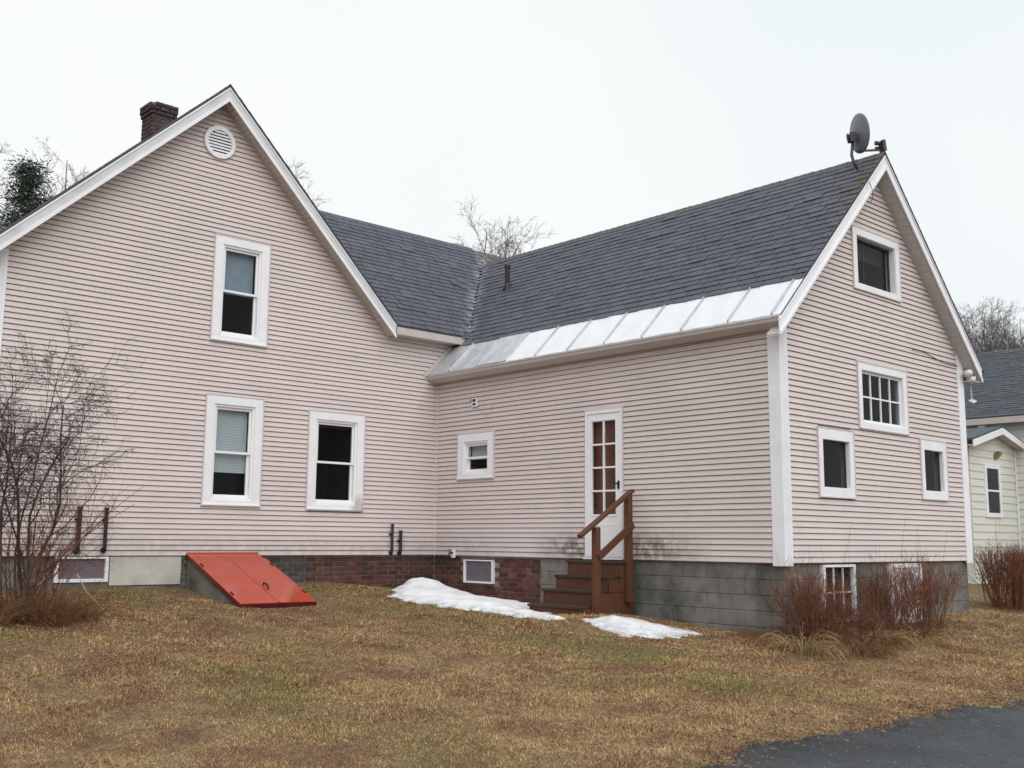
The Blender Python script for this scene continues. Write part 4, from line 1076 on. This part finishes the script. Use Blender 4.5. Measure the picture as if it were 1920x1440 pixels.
def grow(rng, p, d, ln, r, lev, cfg, out):
    k = cfg['pts'][lev]; P = [np.array(p, float)]; d = np.array(d, float); d /= np.linalg.norm(d)
    for i in range(k):
        d = d+rng.normal(0, cfg['wob'][lev], 3)+np.array([0, 0, cfg['up'][lev]]); d /= np.linalg.norm(d)
        P.append(P[-1]+d*ln/k)
    rr = np.linspace(r, r*cfg['taper'], k+1); out.setdefault(lev, []).append((P, rr))
    if lev+1 < len(cfg['pts']):
        lo, hi = cfg['num'][lev]
        for j in range(rng.integers(lo, hi+1)):
            t = rng.uniform(cfg['start'][lev], 1.0); f = t*k; i = min(int(f), k-1); q = P[i]+(P[i+1]-P[i])*(f-i)
            dd = (P[i+1]-P[i]); dd /= np.linalg.norm(dd); o = rng.normal(0, 1, 3); o -= dd*(o@dd); o /= np.linalg.norm(o)+1e-9
            a = math.radians(rng.uniform(*cfg['ang'][lev])); nd = dd*math.cos(a)+o*math.sin(a)
            grow(rng, q, nd, ln*rng.uniform(*cfg['len'][lev])*(1.15-.5*t), max(rr[i]*cfg['rr'][lev], cfg['rmin']), lev+1, cfg, out)
# big bare shrub at the left edge of the frame
sb = unproject_ground(38, 1160)
shrub = thing('bare_shrub', (*sb, g1(*sb)), 'tall bare many-stemmed shrub with dark tangled twigs at the left edge', 'shrub')
rg = np.random.default_rng(11); out = {}
cfg = dict(pts=[7,5,4,3], wob=[.12,.2,.24,.26], up=[.04,.02,.03,.02], taper=.35, num=[(8,12),(6,9),(3,6)], start=[.42,.2,.15], ang=[(20,60),(25,70),(25,75)], len=[(.35,.6),(.35,.6),(.35,.7)], rr=[.5,.5,.6], rmin=.0028)
for k in range(10):
    a = rg.uniform(0, 2*math.pi); q = rg.uniform(0, .4); x, y = sb[0]-.12+q*math.cos(a), sb[1]+q*math.sin(a)
    lean = np.array([rg.normal(-.16, .13), rg.normal(-.05, .15), 1.0])
    grow(rg, (x, y, g1(x, y)-.05), lean, rg.uniform(2.0, 3.1), rg.uniform(.013, .027), 0, cfg, out)
tubes_mesh('stem', out[0]+out[1], 'bark_shrub', shrub, 5); tubes_mesh('twigs', out[2]+out[3], 'twig_shrub', shrub, 3)
# arching thin canes to the right of it
out = {}; cfg2 = dict(pts=[9,5,4], wob=[.09,.16,.2], up=[-.03,.0,.0], taper=.3, num=[(4,8),(2,4)], start=[.35,.2], ang=[(20,60),(25,70)], len=[(.2,.45),(.3,.6)], rr=[.6,.6], rmin=.0022)
for k in range(46):
    a = rg.uniform(0, 2*math.pi); q = rg.uniform(0, .4); x, y = sb[0]+.05+q*math.cos(a), sb[1]+.1+q*math.sin(a)
    grow(rg, (x, y, g1(x, y)-.05), np.array([rg.normal(.16, .24), rg.normal(0, .18), 1.0]), rg.uniform(.9, 2.1), rg.uniform(.005, .010), 0, cfg2, out)
tubes_mesh('canes', out[0]+out[1]+out[2], 'twig_red', shrub, 3)
mb_l = []
def tuft_lines(rng, c, n, ln, spread, droop, r=.0028):
    out = []
    for k in range(n):
        a = rng.uniform(0, 2*math.pi); q = spread*.45*math.sqrt(rng.uniform()); x, y = c[0]+q*math.cos(a), c[1]+q*math.sin(a)
        l = ln*rng.uniform(.5, 1.1); d = np.array([math.cos(a)*rng.uniform(.1, .9), math.sin(a)*rng.uniform(.1, .9), 1.0]); d /= np.linalg.norm(d)
        P = [np.array([x, y, g1(x, y)-.02])]
        for i in range(5):
            d = d+np.array([0, 0, -droop*(i+1)*.12])+rng.normal(0, .05, 3); d /= np.linalg.norm(d); p = P[-1]+d*l/5
            gz = g1(p[0], p[1])+.008; p[2] = max(p[2], gz); P.append(p)
        out.append((P, np.linspace(r, r*.4, 6)))
    return out
tb = thing('dry_grass_tuft', (*sb, g1(*sb)), 'brown dead grass around the foot of the tall bare shrub', 'grass tuft')
lines = []
for (dx, dy) in ((-.3,-.1),(.0,-.2),(.3,-.15),(.55,-.1),(-.1,.1),(-.5,-.35),(.15,-.35)):
    lines += tuft_lines(rg, (sb[0]+dx, sb[1]+dy), 210, .50, .6, .9)
tubes_mesh('blades', lines, 'straw_brown', tb, 3)
# two bent straw stalks lying out of the tuft
p0 = UP((205,1158))[0]; p1 = UP((118,1124))[0]
mb = MB(); mb.tube([(p0[0], p0[1], g1(*p0)+.02), ((p0[0]+p1[0])/2, (p0[1]+p1[1])/2, g1(*p1)+.12), (p1[0]+.25, p1[1]+.25, g1(*p1)+.30)], .007, 5); mb.build('stalk', 'straw', tb)

# clipped red-twig shrubs in front of the ell gable
def twig_shrub(c, n, h, spread, label, seed, group, cat='shrub', lean=0.0, flat=.12):
    rng = np.random.default_rng(seed); wm = rng.uniform(.7, 1.7); o = thing('red_twig_shrub', (*c, g1(*c)), label, cat, group); big = []; fine = []
    for k in range(n):
        a = rng.uniform(0, 2*math.pi); q = spread*.24*math.sqrt(rng.uniform()); x, y = c[0]+q*math.cos(a), c[1]+q*math.sin(a)
        l = h*(rng.uniform(1-flat*2.2, 1.0)); d = np.array([math.cos(a)*rng.uniform(0, .62)+lean, math.sin(a)*rng.uniform(0, .34), 1.0])
        out = {}
        cf = dict(pts=[6,4,3], wob=[.11*wm,.18*wm,.2], up=[.07,.05,.03], taper=.5, num=[(3,7),(0,3)], start=[.35,.2], ang=[(10,45),(15,50)], len=[(.18,.45),(.3,.6)], rr=[.7,.7], rmin=.0018)
        grow(rng, (x, y, g1(x, y)-.04), d, l, rng.uniform(.003, .0062), 0, cf, out)
        big += out[0]; fine += out.get(1, [])+out.get(2, [])
    for k in range(4):   # stray whips
        out = {}; cf = dict(pts=[7], wob=[.05], up=[.03], taper=.3, num=[], start=[], ang=[], len=[], rr=[], rmin=.002)
        grow(rng, (c[0]+rng.normal(0, spread*.2), c[1]+rng.normal(0, spread*.15), g1(*c)), (rng.normal(0, .25), rng.normal(0, .2), 1), h*rng.uniform(1.2, 1.6), .0035, 0, cf, out); fine += out[0]
    tubes_mesh('stems', big, 'twig_red', o, 4); tubes_mesh('twigs', fine, 'twig_red', o, 3)
    return o
gsh = 'red twig shrubs along the ell gable'
bases = UP((1478,1188),(1530,1212),(1610,1204),(1668,1195),(1725,1178))
labs = ['loose red-twig shrub at the white corner board of the ell', 'dense red-twig shrub left of the six-light cellar window', 'low red-twig clump in front of the six-light cellar window',
        'red-twig shrub between the two cellar openings', 'leaning red-twig shrub before the white cellar panel']
spec = [(38, .85, .6, -.12), (125, 1.0, .85, -.03), (80, .55, 1.0, 0), (115, 1.05, .85, .0), (90, 1.02, .85, .18)]
for i, (b0, s) in enumerate(zip(bases, spec)):
    c = (b0[0], min(b0[1], -7.45)); twig_shrub(c, s[0], s[1], s[2], labs[i], 40+i, gsh, lean=s[3])
# drooping pale grass in front of them
tb2 = [((1505,1225), 70, .62, .35, 'straw', 'pale drooping grass clump at the foot of the shrubs, nearest the corner board'), ((1655,1210), 60, .58, .35, 'straw', 'pale arching grass clump under the right-hand shrubs'),
       ((1590,1218), 150, .36, 1.0, 'straw_brown', 'brown dead grass fringe along the front of the shrubs'), ((1700,1205), 110, .40, .9, 'straw', 'fine tan grass spreading right of the shrubs'), ((1480,1215), 110, .30, .9, 'straw_brown', 'short brown grass fringe left of the shrubs')]
tb2 += [((1520,1206), 170, .50, .8, 'straw_brown', 'rusty dead grass filling the foot of the dense shrub left of the six-light window'), ((1610,1206), 190, .46, 1.0, 'straw_brown', 'rusty dead grass below the six-light cellar window'),
        ((1690,1195), 170, .48, .9, 'straw_brown', 'rusty dead grass at the foot of the two right-hand shrubs'), ((1450,1200), 90, .35, .8, 'straw_brown', 'sparse brown weeds by the block wall near the corner board')]
for (p, n, ln, sp, mt, lb) in tb2:
    c = UP(p)[0]; o = thing('dry_grass_tuft', (*c, g1(*c)), lb, 'grass tuft', 'dry grass at the shrubs'); tubes_mesh('blades', tuft_lines(rg, c, n*2, ln, sp, 1.6, .0035), mt, o, 3)
# clipped hedge beyond the far corner of the ell
for k, (x, y) in enumerate(((6.15, -7.15), (7.0, -7.2), (7.9, -7.1), (8.9, -7.0))):
    twig_shrub((x, y), 170, 1.0, 1.15, ['red-brown clipped hedge shrub just past the ell corner', 'red-brown clipped hedge shrub, second past the ell corner', 'red-brown clipped hedge shrub, third past the ell corner', 'red-brown clipped hedge shrub, farthest past the ell corner'][k], 60+k, 'hedge right of the ell', lean=0, flat=.05)

# lawn blades, dense near the camera
rng = np.random.default_rng(7)
Ntry = 2400000; bx_ = rng.uniform(-13.5, 11, Ntry); by_ = rng.uniform(-12.5, 1.0, Ntry)
dx = bx_-CAM[0]; dy = by_-CAM[1]; fw = dx*math.sin(YAW)+dy*math.cos(YAW); rt = dx*math.cos(YAW)-dy*math.sin(YAW)
keep = (fw > 5) & (np.abs(rt) < fw*.56+1.0)
dd = np.hypot(dx, dy); keep &= rng.uniform(0, 1, Ntry) < np.clip((10.5/dd)**2, .12, 1)
keep &= ~((bx_ > -.0) & (bx_ < W) & (by_ > -L)); keep &= ~((bx_ < 0) & (bx_ > -7.5) & (by_ > -.02)); keep &= by_ < .3
keep &= ~((bx_ > hx0) & (bx_ < hx1) & (by_ > HY)); keep &= by_ > drive_edge(bx_)-.08-np.abs(rng.normal(0, .10, Ntry))*(rng.uniform(0, 1, Ntry) < .5)
keep &= ~((bx_ > -1.07) & (bx_ < 0) & (by_ > SY0) & (by_ < SY1))
bx_ = bx_[keep]; by_ = by_[keep]; dd = dd[keep]
ins = (poly_in(bx_, by_, s1p) & (poly_dist(bx_, by_, s1p[::2]) > .11)) | (poly_in(bx_, by_, s2p) & (poly_dist(bx_, by_, s2p[::2]) > .11)); bx_ = bx_[~ins]; by_ = by_[~ins]; dd = dd[~ins]
# bare soil next to the foundation
near_wall = np.minimum(np.where(bx_ < 0, -by_, 9), np.where((by_ < 0) & (by_ > -L), -bx_, 9)); k2 = rng.uniform(0, 1, len(bx_)) < np.clip(near_wall/.5, .25, 1); bx_ = bx_[k2]; by_ = by_[k2]; dd = dd[k2]
thin = .5+.5*np.sin(bx_*1.3+1.7*np.sin(by_*.9+.4))*np.sin(by_*1.6+1.5*np.sin(bx_*1.1)); k3 = rng.uniform(0, 1, len(bx_)) < .45+.55*np.clip(thin*1.6, 0, 1); bx_ = bx_[k3]; by_ = by_[k3]; dd = dd[k3]
# taller tufts that break the mown surface
nt0 = len(bx_); pick = rng.integers(0, nt0, 1500); rad = rng.uniform(.03, .13, 1500); per = 55
tx = np.repeat(bx_[pick], per)+rng.normal(0, 1, 1500*per)*np.repeat(rad, per); ty = np.repeat(by_[pick], per)+rng.normal(0, 1, 1500*per)*np.repeat(rad, per)
okt = (ty > drive_edge(tx)-.1) & ~((tx > -.03) & (ty > -L-.03)) & ~((tx > hx0-.05) & (tx < hx1+.05) & (ty > HY-.05)) & (ty < -.05) & ~poly_in(tx, ty, s1p) & ~poly_in(tx, ty, s2p) & ~((tx > -1.1) & (ty > SY0-.1) & (ty < SY1))
tx = tx[okt]; ty = ty[okt]; bx_ = np.concatenate([bx_, tx]); by_ = np.concatenate([by_, ty]); dd = np.hypot(bx_-CAM[0], by_-CAM[1])
nB = len(bx_); bz = ground(bx_, by_)
clump = .5+.5*np.sin(bx_*3.1+np.sin(by_*2.3)*2)*np.sin(by_*2.7+np.sin(bx_*1.9)*2)
ht = rng.uniform(.006, .024, nB)*(.6+.8*clump); ht[nt0:] *= rng.uniform(1.2, 2.6, nB-nt0); az = rng.uniform(0, 2*np.pi, nB); ln = rng.uniform(.015, .06, nB)
wd = rng.uniform(.0018, .0042, nB)*np.clip(dd/10, .8, 1.6)
P0 = np.stack([bx_-wd*np.sin(az), by_+wd*np.cos(az), bz-.004], 1); P1 = np.stack([bx_+wd*np.sin(az), by_-wd*np.cos(az), bz-.004], 1)
P2 = np.stack([bx_+ln*np.cos(az), by_+ln*np.sin(az), bz+ht*.8], 1)
me = bpy.data.meshes.new('lawn_grass'); VV = np.empty((nB*3, 3)); VV[0::3] = P0; VV[1::3] = P1; VV[2::3] = P2
me.vertices.add(nB*3); me.vertices.foreach_set('co', VV.ravel()); me.loops.add(nB*3); me.loops.foreach_set('vertex_index', np.arange(nB*3)); me.polygons.add(nB); me.polygons.foreach_set('loop_start', np.arange(nB)*3); me.polygons.foreach_set('loop_total', np.full(nB, 3))
me.update(); me.validate(); me.materials.append(MATS['grass_blades']); go = bpy.data.objects.new('lawn_grass', me); link(go); tag(go, 'short brown and green winter grass of the lawn', 'grass', kind='stuff')
# fallen leaves and gravel
def scatter(name, n, region, size, mat, label, cat, flat, seed):
    rng = np.random.default_rng(seed); V = []; F = []
    while n > 0:
        x, y = region(rng); s = size*rng.uniform(.5, 1.4); a = rng.uniform(0, 6.28); z = g1(x, y)
        if flat:
            q = [(-1,0,.0),(-.3,.5,.35),(.5,.4,.15),(1,0,.3),(.4,-.5,.2),(-.4,-.45,.3)]; f = [(0,1,2,3),(0,3,4,5)]; up = .035
        else:
            q = [(-1,0,0),(0,1,0),(1,.2,0),(.1,-1,0),(rng.uniform(-.3,.3),rng.uniform(-.3,.3),rng.uniform(.5,.9)),(0,0,-.5)]; f = [(0,4,1),(1,4,2),(2,4,3),(3,4,0),(0,1,5),(1,2,5),(2,3,5),(3,0,5)]; up = .014
        b0 = len(V); ca, sa = math.cos(a), math.sin(a)
        V += [(x+s*(p[0]*ca-p[1]*sa), y+s*(p[0]*sa+p[1]*ca), z+up+s*p[2]) for p in q]; F += [tuple(b0+i for i in t) for t in f]; n -= 1
    o = mkobj(name, V, F, mat); return tag(o, label, cat, kind='stuff')
def r_lawn(rng):
    while True:
        x, y = rng.uniform(-10, 5), rng.uniform(-9.8, -.3)
        if x < -.2 or y < -L-.2: return x, y
def r_drive(rng):
    x = rng.uniform(-7, 4); return x, drive_edge(x)-abs(rng.normal(.6, .9))
def r_edge(rng):
    x = rng.uniform(-7, 6); return x, drive_edge(x)+rng.normal(-.06, .17)
scatter('fallen_leaves', 520, r_lawn, .024, 'leaf_litter', 'scattered dead leaves on the lawn', 'leaves', True, 1)
scatter('gravel', 2200, r_drive, .008, 'gravel', 'loose grey gravel on the driveway', 'gravel', False, 2)
scatter('edge_leaves', 2200, r_edge, .022, 'leaf_litter', 'dark leaf debris along the driveway edge', 'leaves', True, 3)

# ------------------------------------------------------------------ trees
def at(px, depth):
    d = _f+_r*(px-960)/FPX; p = CAM+d*depth; return float(p[0]), float(p[1])
HM = {}
def bare_tree_meshes(seed, h, spread=1.0, dense=1.0):
    rng = np.random.default_rng(seed); out = {}
    cf = dict(pts=[8,6,5,4,3], wob=[.05,.08,.10,.12,.13], up=[.05,.06,.05,.05,.03], taper=.28, num=[(int(13*dense), int(16*dense)), (6,9), (5,7), (4,6)], start=[.30,.25,.2,.2],
              ang=[(25,55),(25,60),(25,60),(25,60)], len=[(.36*spread,.55*spread),(.4,.6),(.35,.6),(.4,.65)], rr=[.5,.5,.5,.6], rmin=.0055)
    grow(rng, (0,0,-.2), (0,0,1), h*.92, h*.018, 0, cf, out)
    t = tubes_mesh('trunk', out[0]+out[1], 'bark_grey', None, 6); c = tubes_mesh('crown', out[2]+out[3]+out[4], 'twig_grey', None, 3)
    m1, m2 = t.data, c.data; HM[m1.name] = max(v.co.z for v in m2.vertices)
    for o in (t, c): bpy.data.objects.remove(o)
    return m1, m2
TM = [bare_tree_meshes(101, 10), bare_tree_meshes(102, 10, .85), bare_tree_meshes(103, 10, 1.1, .8)]
def bare_tree(px, depth, top_py, kind, rot, label, group):
    x, y = at(px, depth); z = -.8; d = _f*depth; h = ((CAM[2]+(1013-top_py)*depth/FPX)-z)*1.05
    o = thing('bare_tree', (x, y, z), label, 'tree', group); s = h/HM[TM[kind][0].name]; o.scale = (s, s, s); o.rotation_euler = (0, 0, rot)
    for nm, me in zip(('trunk', 'crown'), TM[kind]):
        c = bpy.data.objects.new(nm, me); col.objects.link(c); c.parent = o
    return o
gt = 'bare trees behind the house'
bare_tree(78, 46, 285, 0, .3, 'leafless tree right of the evergreen at the left edge', gt)
bare_tree(25, 52, 280, 1, 1.3, 'leafless tree rising behind the evergreen at the left edge', gt)
bare_tree(592, 52, 338, 1, 2.0, 'leafless treetop just right of the front gable rake', gt)
bare_tree(846, 60, 424, 2, .9, 'slender leafless treetop above the middle of the wing ridge', gt)
bare_tree(965, 62, 440, 0, 4.0, 'broad leafless treetop above the meeting of the two ridges', gt)
bare_tree(920, 66, 452, 1, 5.0, 'small leafless treetop left of the broad one at the ridges', gt)
bare_tree(1018, 64, 440, 2, 3.1, 'small leafless treetop right of the broad one at the ridges', gt)
gw = 'bare woodland trees behind the neighbouring house'
rw = random.Random(9)
for k in range(14):
    px = 1800+k*11+rw.uniform(-4, 4); dp = rw.uniform(50, 75)
    bare_tree(px, dp, 584+rw.uniform(-6, 30), rw.randrange(3), rw.uniform(0, 6.28), 'leafless woodland tree behind the neighbouring roof at the right edge', gw)
# evergreen at the left edge
ex_, ey_ = at(24, 42); ez0 = -.8
pine = thing('evergreen_tree', (ex_, ey_, ez0), 'dark evergreen tree showing above the left end of the roof', 'tree')
rngp = np.random.default_rng(21); H = CAM[2]+(1013-300)*42/FPX-ez0; out = []; NV = []; NF = []
out.append(([np.array([ex_, ey_, ez0-.2]), np.array([ex_+.1, ey_, ez0+H*.5]), np.array([ex_, ey_, ez0+H])], [.25, .16, .02]))
for k in range(230):
    t = rngp.uniform(.18, .99); a = rngp.uniform(0, 6.28); l = (4.6*(1-t)+.5)*rngp.uniform(.6, 1.15)
    b0 = np.array([ex_, ey_, ez0+H*t]); d = np.array([math.cos(a), math.sin(a), rngp.uniform(.0, .45)]); e = b0+d*l; out.append(([b0, b0+d*l*.5+np.array([0,0,-.05]), e], [.04, .025, .008]))
    for j in range(110):
        s = rngp.uniform(.15, 1.0); c = b0+d*l*s+rngp.normal(0, .2, 3); q = rngp.normal(0, 1, 3); q /= np.linalg.norm(q); q[2] = abs(q[2])*.6; w_ = np.cross(q, rngp.normal(0, 1, 3)); w_ /= np.linalg.norm(w_)+1e-9
        m_ = len(NV); sz = rngp.uniform(.10, .22); NV += [c-w_*.02, c+w_*.02, c+q*sz+w_*.012, c+q*sz-w_*.012]; NF.append((m_, m_+1, m_+2, m_+3))
tubes_mesh('trunk', out, 'bark_grey', pine, 5); mkobj('crown', NV, NF, 'needle', pine)

# ------------------------------------------------------------------ neighbouring house
def onx(X, px, py): d = _f+_r*(px-960)/FPX+_u*(720-py)/FPX; t = (X-CAM[0])/d[0]; return CAM+d*t
def ony(Yv, px, py): d = _f+_r*(px-960)/FPX+_u*(720-py)/FPX; t = (Yv-CAM[1])/d[1]; return CAM+d*t
PY = -2.1
NX = float(ony(PY, 1909, 950)[0])                 # main wall plane x
nb_ = thing('neighbour_house', (NX, 1.0, -.8), 'pale green neighbouring house with dark shingle roof and a small gabled entry', 'house')
e1 = onx(NX, 1880, 783); EZN = float(e1[2])
mb = MB(); mb.box(NX, NX+.2, -8, 14, -1.2, EZN-.12); nwall = mb.build('wall', 'siding_green', nb_)
mb = MB(); mb.box(NX+.2, NX+8, 13.8, 14, -1.2, EZN-.1); mb.box(NX+7.8, NX+8, -8, 13.8, -1.2, EZN-.1); mb.box(NX+.2, NX+7.8, -8, -7.8, -1.2, EZN-.1); mb.build('wall', 'siding_green', nb_)
z = -1.0
while z < EZN-.2:
    mb = MB(); mb.prism([(NX-.001, -8, z), (NX-.03, -8, z), (NX-.008, -8, z+.205), (NX-.001, -8, z+.205)], (0, 22, 0)); mb.build('siding_board', 'siding_green', nwall); z += .205
SLN = .75; RUN = 4.1
tp = onx(NX+RUN, 1880, 658)
SLN = max(.5, min(1.2, (float(tp[2])-EZN)/(RUN+.4)))
mb = MB(); slab(mb, [(NX-.4, -8.4, EZN), (NX-.4, 14.4, EZN), (NX+RUN, 14.4, EZN+SLN*(RUN+.4)), (NX+RUN, -8.4, EZN+SLN*(RUN+.4))], .06); nroof = mb.build('roof', 'shingle_green', nb_)
mb = MB(); slab(mb, [(NX+RUN, -8.4, EZN+SLN*(RUN+.4)), (NX+RUN, 14.4, EZN+SLN*(RUN+.4)), (NX+2*RUN+.4, 14.4, EZN), (NX+2*RUN+.4, -8.4, EZN)], .06); mb.build('roof', 'shingle_green', nb_)
mb = MB(); k = 0; sln = math.hypot(1, SLN); vv = Vector((1/sln, 0, SLN/sln)); nn = Vector((-SLN/sln, 0, 1/sln)); row = 0
while row*.16 < (RUN+.4)*sln-.1:
    y = -8.4-.5*(row % 2)*.3
    while y < 14.2:
        wd = rs.uniform(.25, .5); o0 = Vector((NX-.4, y, EZN))+vv*(row*.16)+nn*rs.uniform(.001, .008)
        q, ff = shingle_mesh(wd, .18, .016); mb.add([o0+Vector((0, p[0], 0))+vv*p[1]+nn*p[2] for p in q], ff); y += wd
    row += 1
tag(mb.build('shingles', 'shingle_green', nroof), kind='stuff')
mb = MB(); mb.box(NX-.42, NX-.39, -8.4, 14.4, EZN-.20, EZN-.03); mb.box(NX-.39, NX, -8.4, 14.4, EZN-.19, EZN-.17); mb.build('eave_fascia', 'tan_soffit', nb_)
# gabled entry
ap = ony(PY-.15, 1868, 800); PX1 = NX-.02; pax = float(ap[0]); PX0 = 2*pax-PX1; paz = float(ap[2])
er = ony(PY-.15, 1921, 838); slp = (paz-float(er[2]))/(float(er[0])-pax); ewz = paz-slp*(PX1-pax)-.12
mb = MB(); mb.prism([(PX0, PY, -1.2), (PX1, PY, -1.2), (PX1, PY, ewz), (pax, PY, paz-.14), (PX0, PY, ewz)], (0, 3.5, 0)); entry = mb.build('entry_porch', 'siding_green', nb_)
z = -1.0
while z < paz-.2:
    zz1 = z+.2; f = lambda zq: max(0, min(PX1-pax, (paz-.14-zq)/slp)) if zq > ewz else PX1-pax
    a0, a1 = f(z), f(zz1)
    if a0 > .05:
        mb = MB(); V = [(pax-a0, PY-.001, z), (pax+a0, PY-.001, z), (pax+a0, PY-.028, z), (pax-a0, PY-.028, z), (pax-a1, PY-.001, zz1), (pax+a1, PY-.001, zz1), (pax+a1, PY-.008, zz1), (pax-a1, PY-.008, zz1)]
        mb.add(V, [(0,1,2,3),(3,2,6,7),(7,6,5,4),(0,3,7,4),(1,5,6,2)]); mb.build('siding_board', 'siding_green', entry)
    z += .2
for sg in (-1, 1):
    ex2 = pax+sg*(PX1-pax+.38); zz2 = paz-slp*(PX1-pax+.38)
    mb = MB(); slab(mb, [(pax, PY-.3, paz), (ex2, PY-.3, zz2), (ex2, PY+3.4, zz2), (pax, PY+3.4, paz)] if sg < 0 else [(pax, PY-.3, paz), (pax, PY+3.4, paz), (ex2, PY+3.4, zz2), (ex2, PY-.3, zz2)], .05); mb.build('entry_roof', 'shingle_green', nb_)
    mb = MB(); mb.prism([(pax, PY-.30, paz-.05), (ex2, PY-.30, zz2-.05), (ex2, PY-.30, zz2-.22), (pax, PY-.30, paz-.22)], (0, -.03, 0)); mb.build('rake_board', 'white_trim', nb_)
    mb = MB(); mb.prism([(pax, PY-.29, paz-.19), (ex2, PY-.29, zz2-.19), (ex2, PY-.29, zz2-.17), (pax, PY-.29, paz-.17)], (0, .25, 0)); mb.build('soffit', 'tan_soffit', nb_)
wa = ony(PY, 1842, 869); wb_ = ony(PY, 1877, 971); hx_0, hx_1, hz0_, hz1_ = float(wa[0]), float(wb_[0]), float(wb_[2]), float(wa[2])
def nbox(mb, a, b_, d0, d1, z0, z1): return mb.box(a, b_, PY-d1, PY-d0, z0, z1)
mb = MB(); fw_ = .12
for q in ((hx_0, hx_1, hz1_-fw_, hz1_), (hx_0, hx_1, hz0_, hz0_+fw_), (hx_0, hx_0+fw_, hz0_+fw_, hz1_-fw_), (hx_1-fw_, hx_1, hz0_+fw_, hz1_-fw_)): nbox(mb, q[0], q[1], .0, .06, q[2], q[3])
nw = mb.build('window', 'white_trim', nb_, bevel=.004); zc = (hz0_+hz1_)/2
mb = MB(); nbox(mb, hx_0+fw_, hx_1-fw_, .029, .05, zc-.025, zc+.025); mb.build('meeting_rail', 'vinyl_sash', nw)
mb = MB(); nbox(mb, hx_0+fw_, hx_1-fw_, .029, .031, hz0_+fw_, hz1_-fw_); mb.build('dark_backing', 'screen_dark', nw)
for q in ((hz0_+fw_, zc-.025), (zc+.025, hz1_-fw_)):
    mb = MB(); nbox(mb, hx_0+fw_, hx_1-fw_, .038, .041, q[0], q[1]); mb.build('pane', 'glass', nw)
lp = ony(PY, 1864, 850); mb = MB(); mb.lathe([(.001, 0), (.09, .02), (.13, .12), (.001, .13)], (float(lp[0]), PY-.03, float(lp[2])), (0, -.8, -.6), 14); mb.build('porch_lamp', 'brass', nb_)
mb = MB(); mb.box(PX1-.12, PX1+.0, PY-.035, PY-.0285, -1.2, ewz); mb.build('corner_board', 'white_trim', nb_)
vp = onx(NX-.2, 1844, 834); mb = MB(); mb.box(float(vp[0])-.09, float(vp[0])+.09, float(vp[1])-.09, float(vp[1])+.09, float(vp[2])-.5, EZN-.19); mb.build('downspout', 'white_trim', nb_)
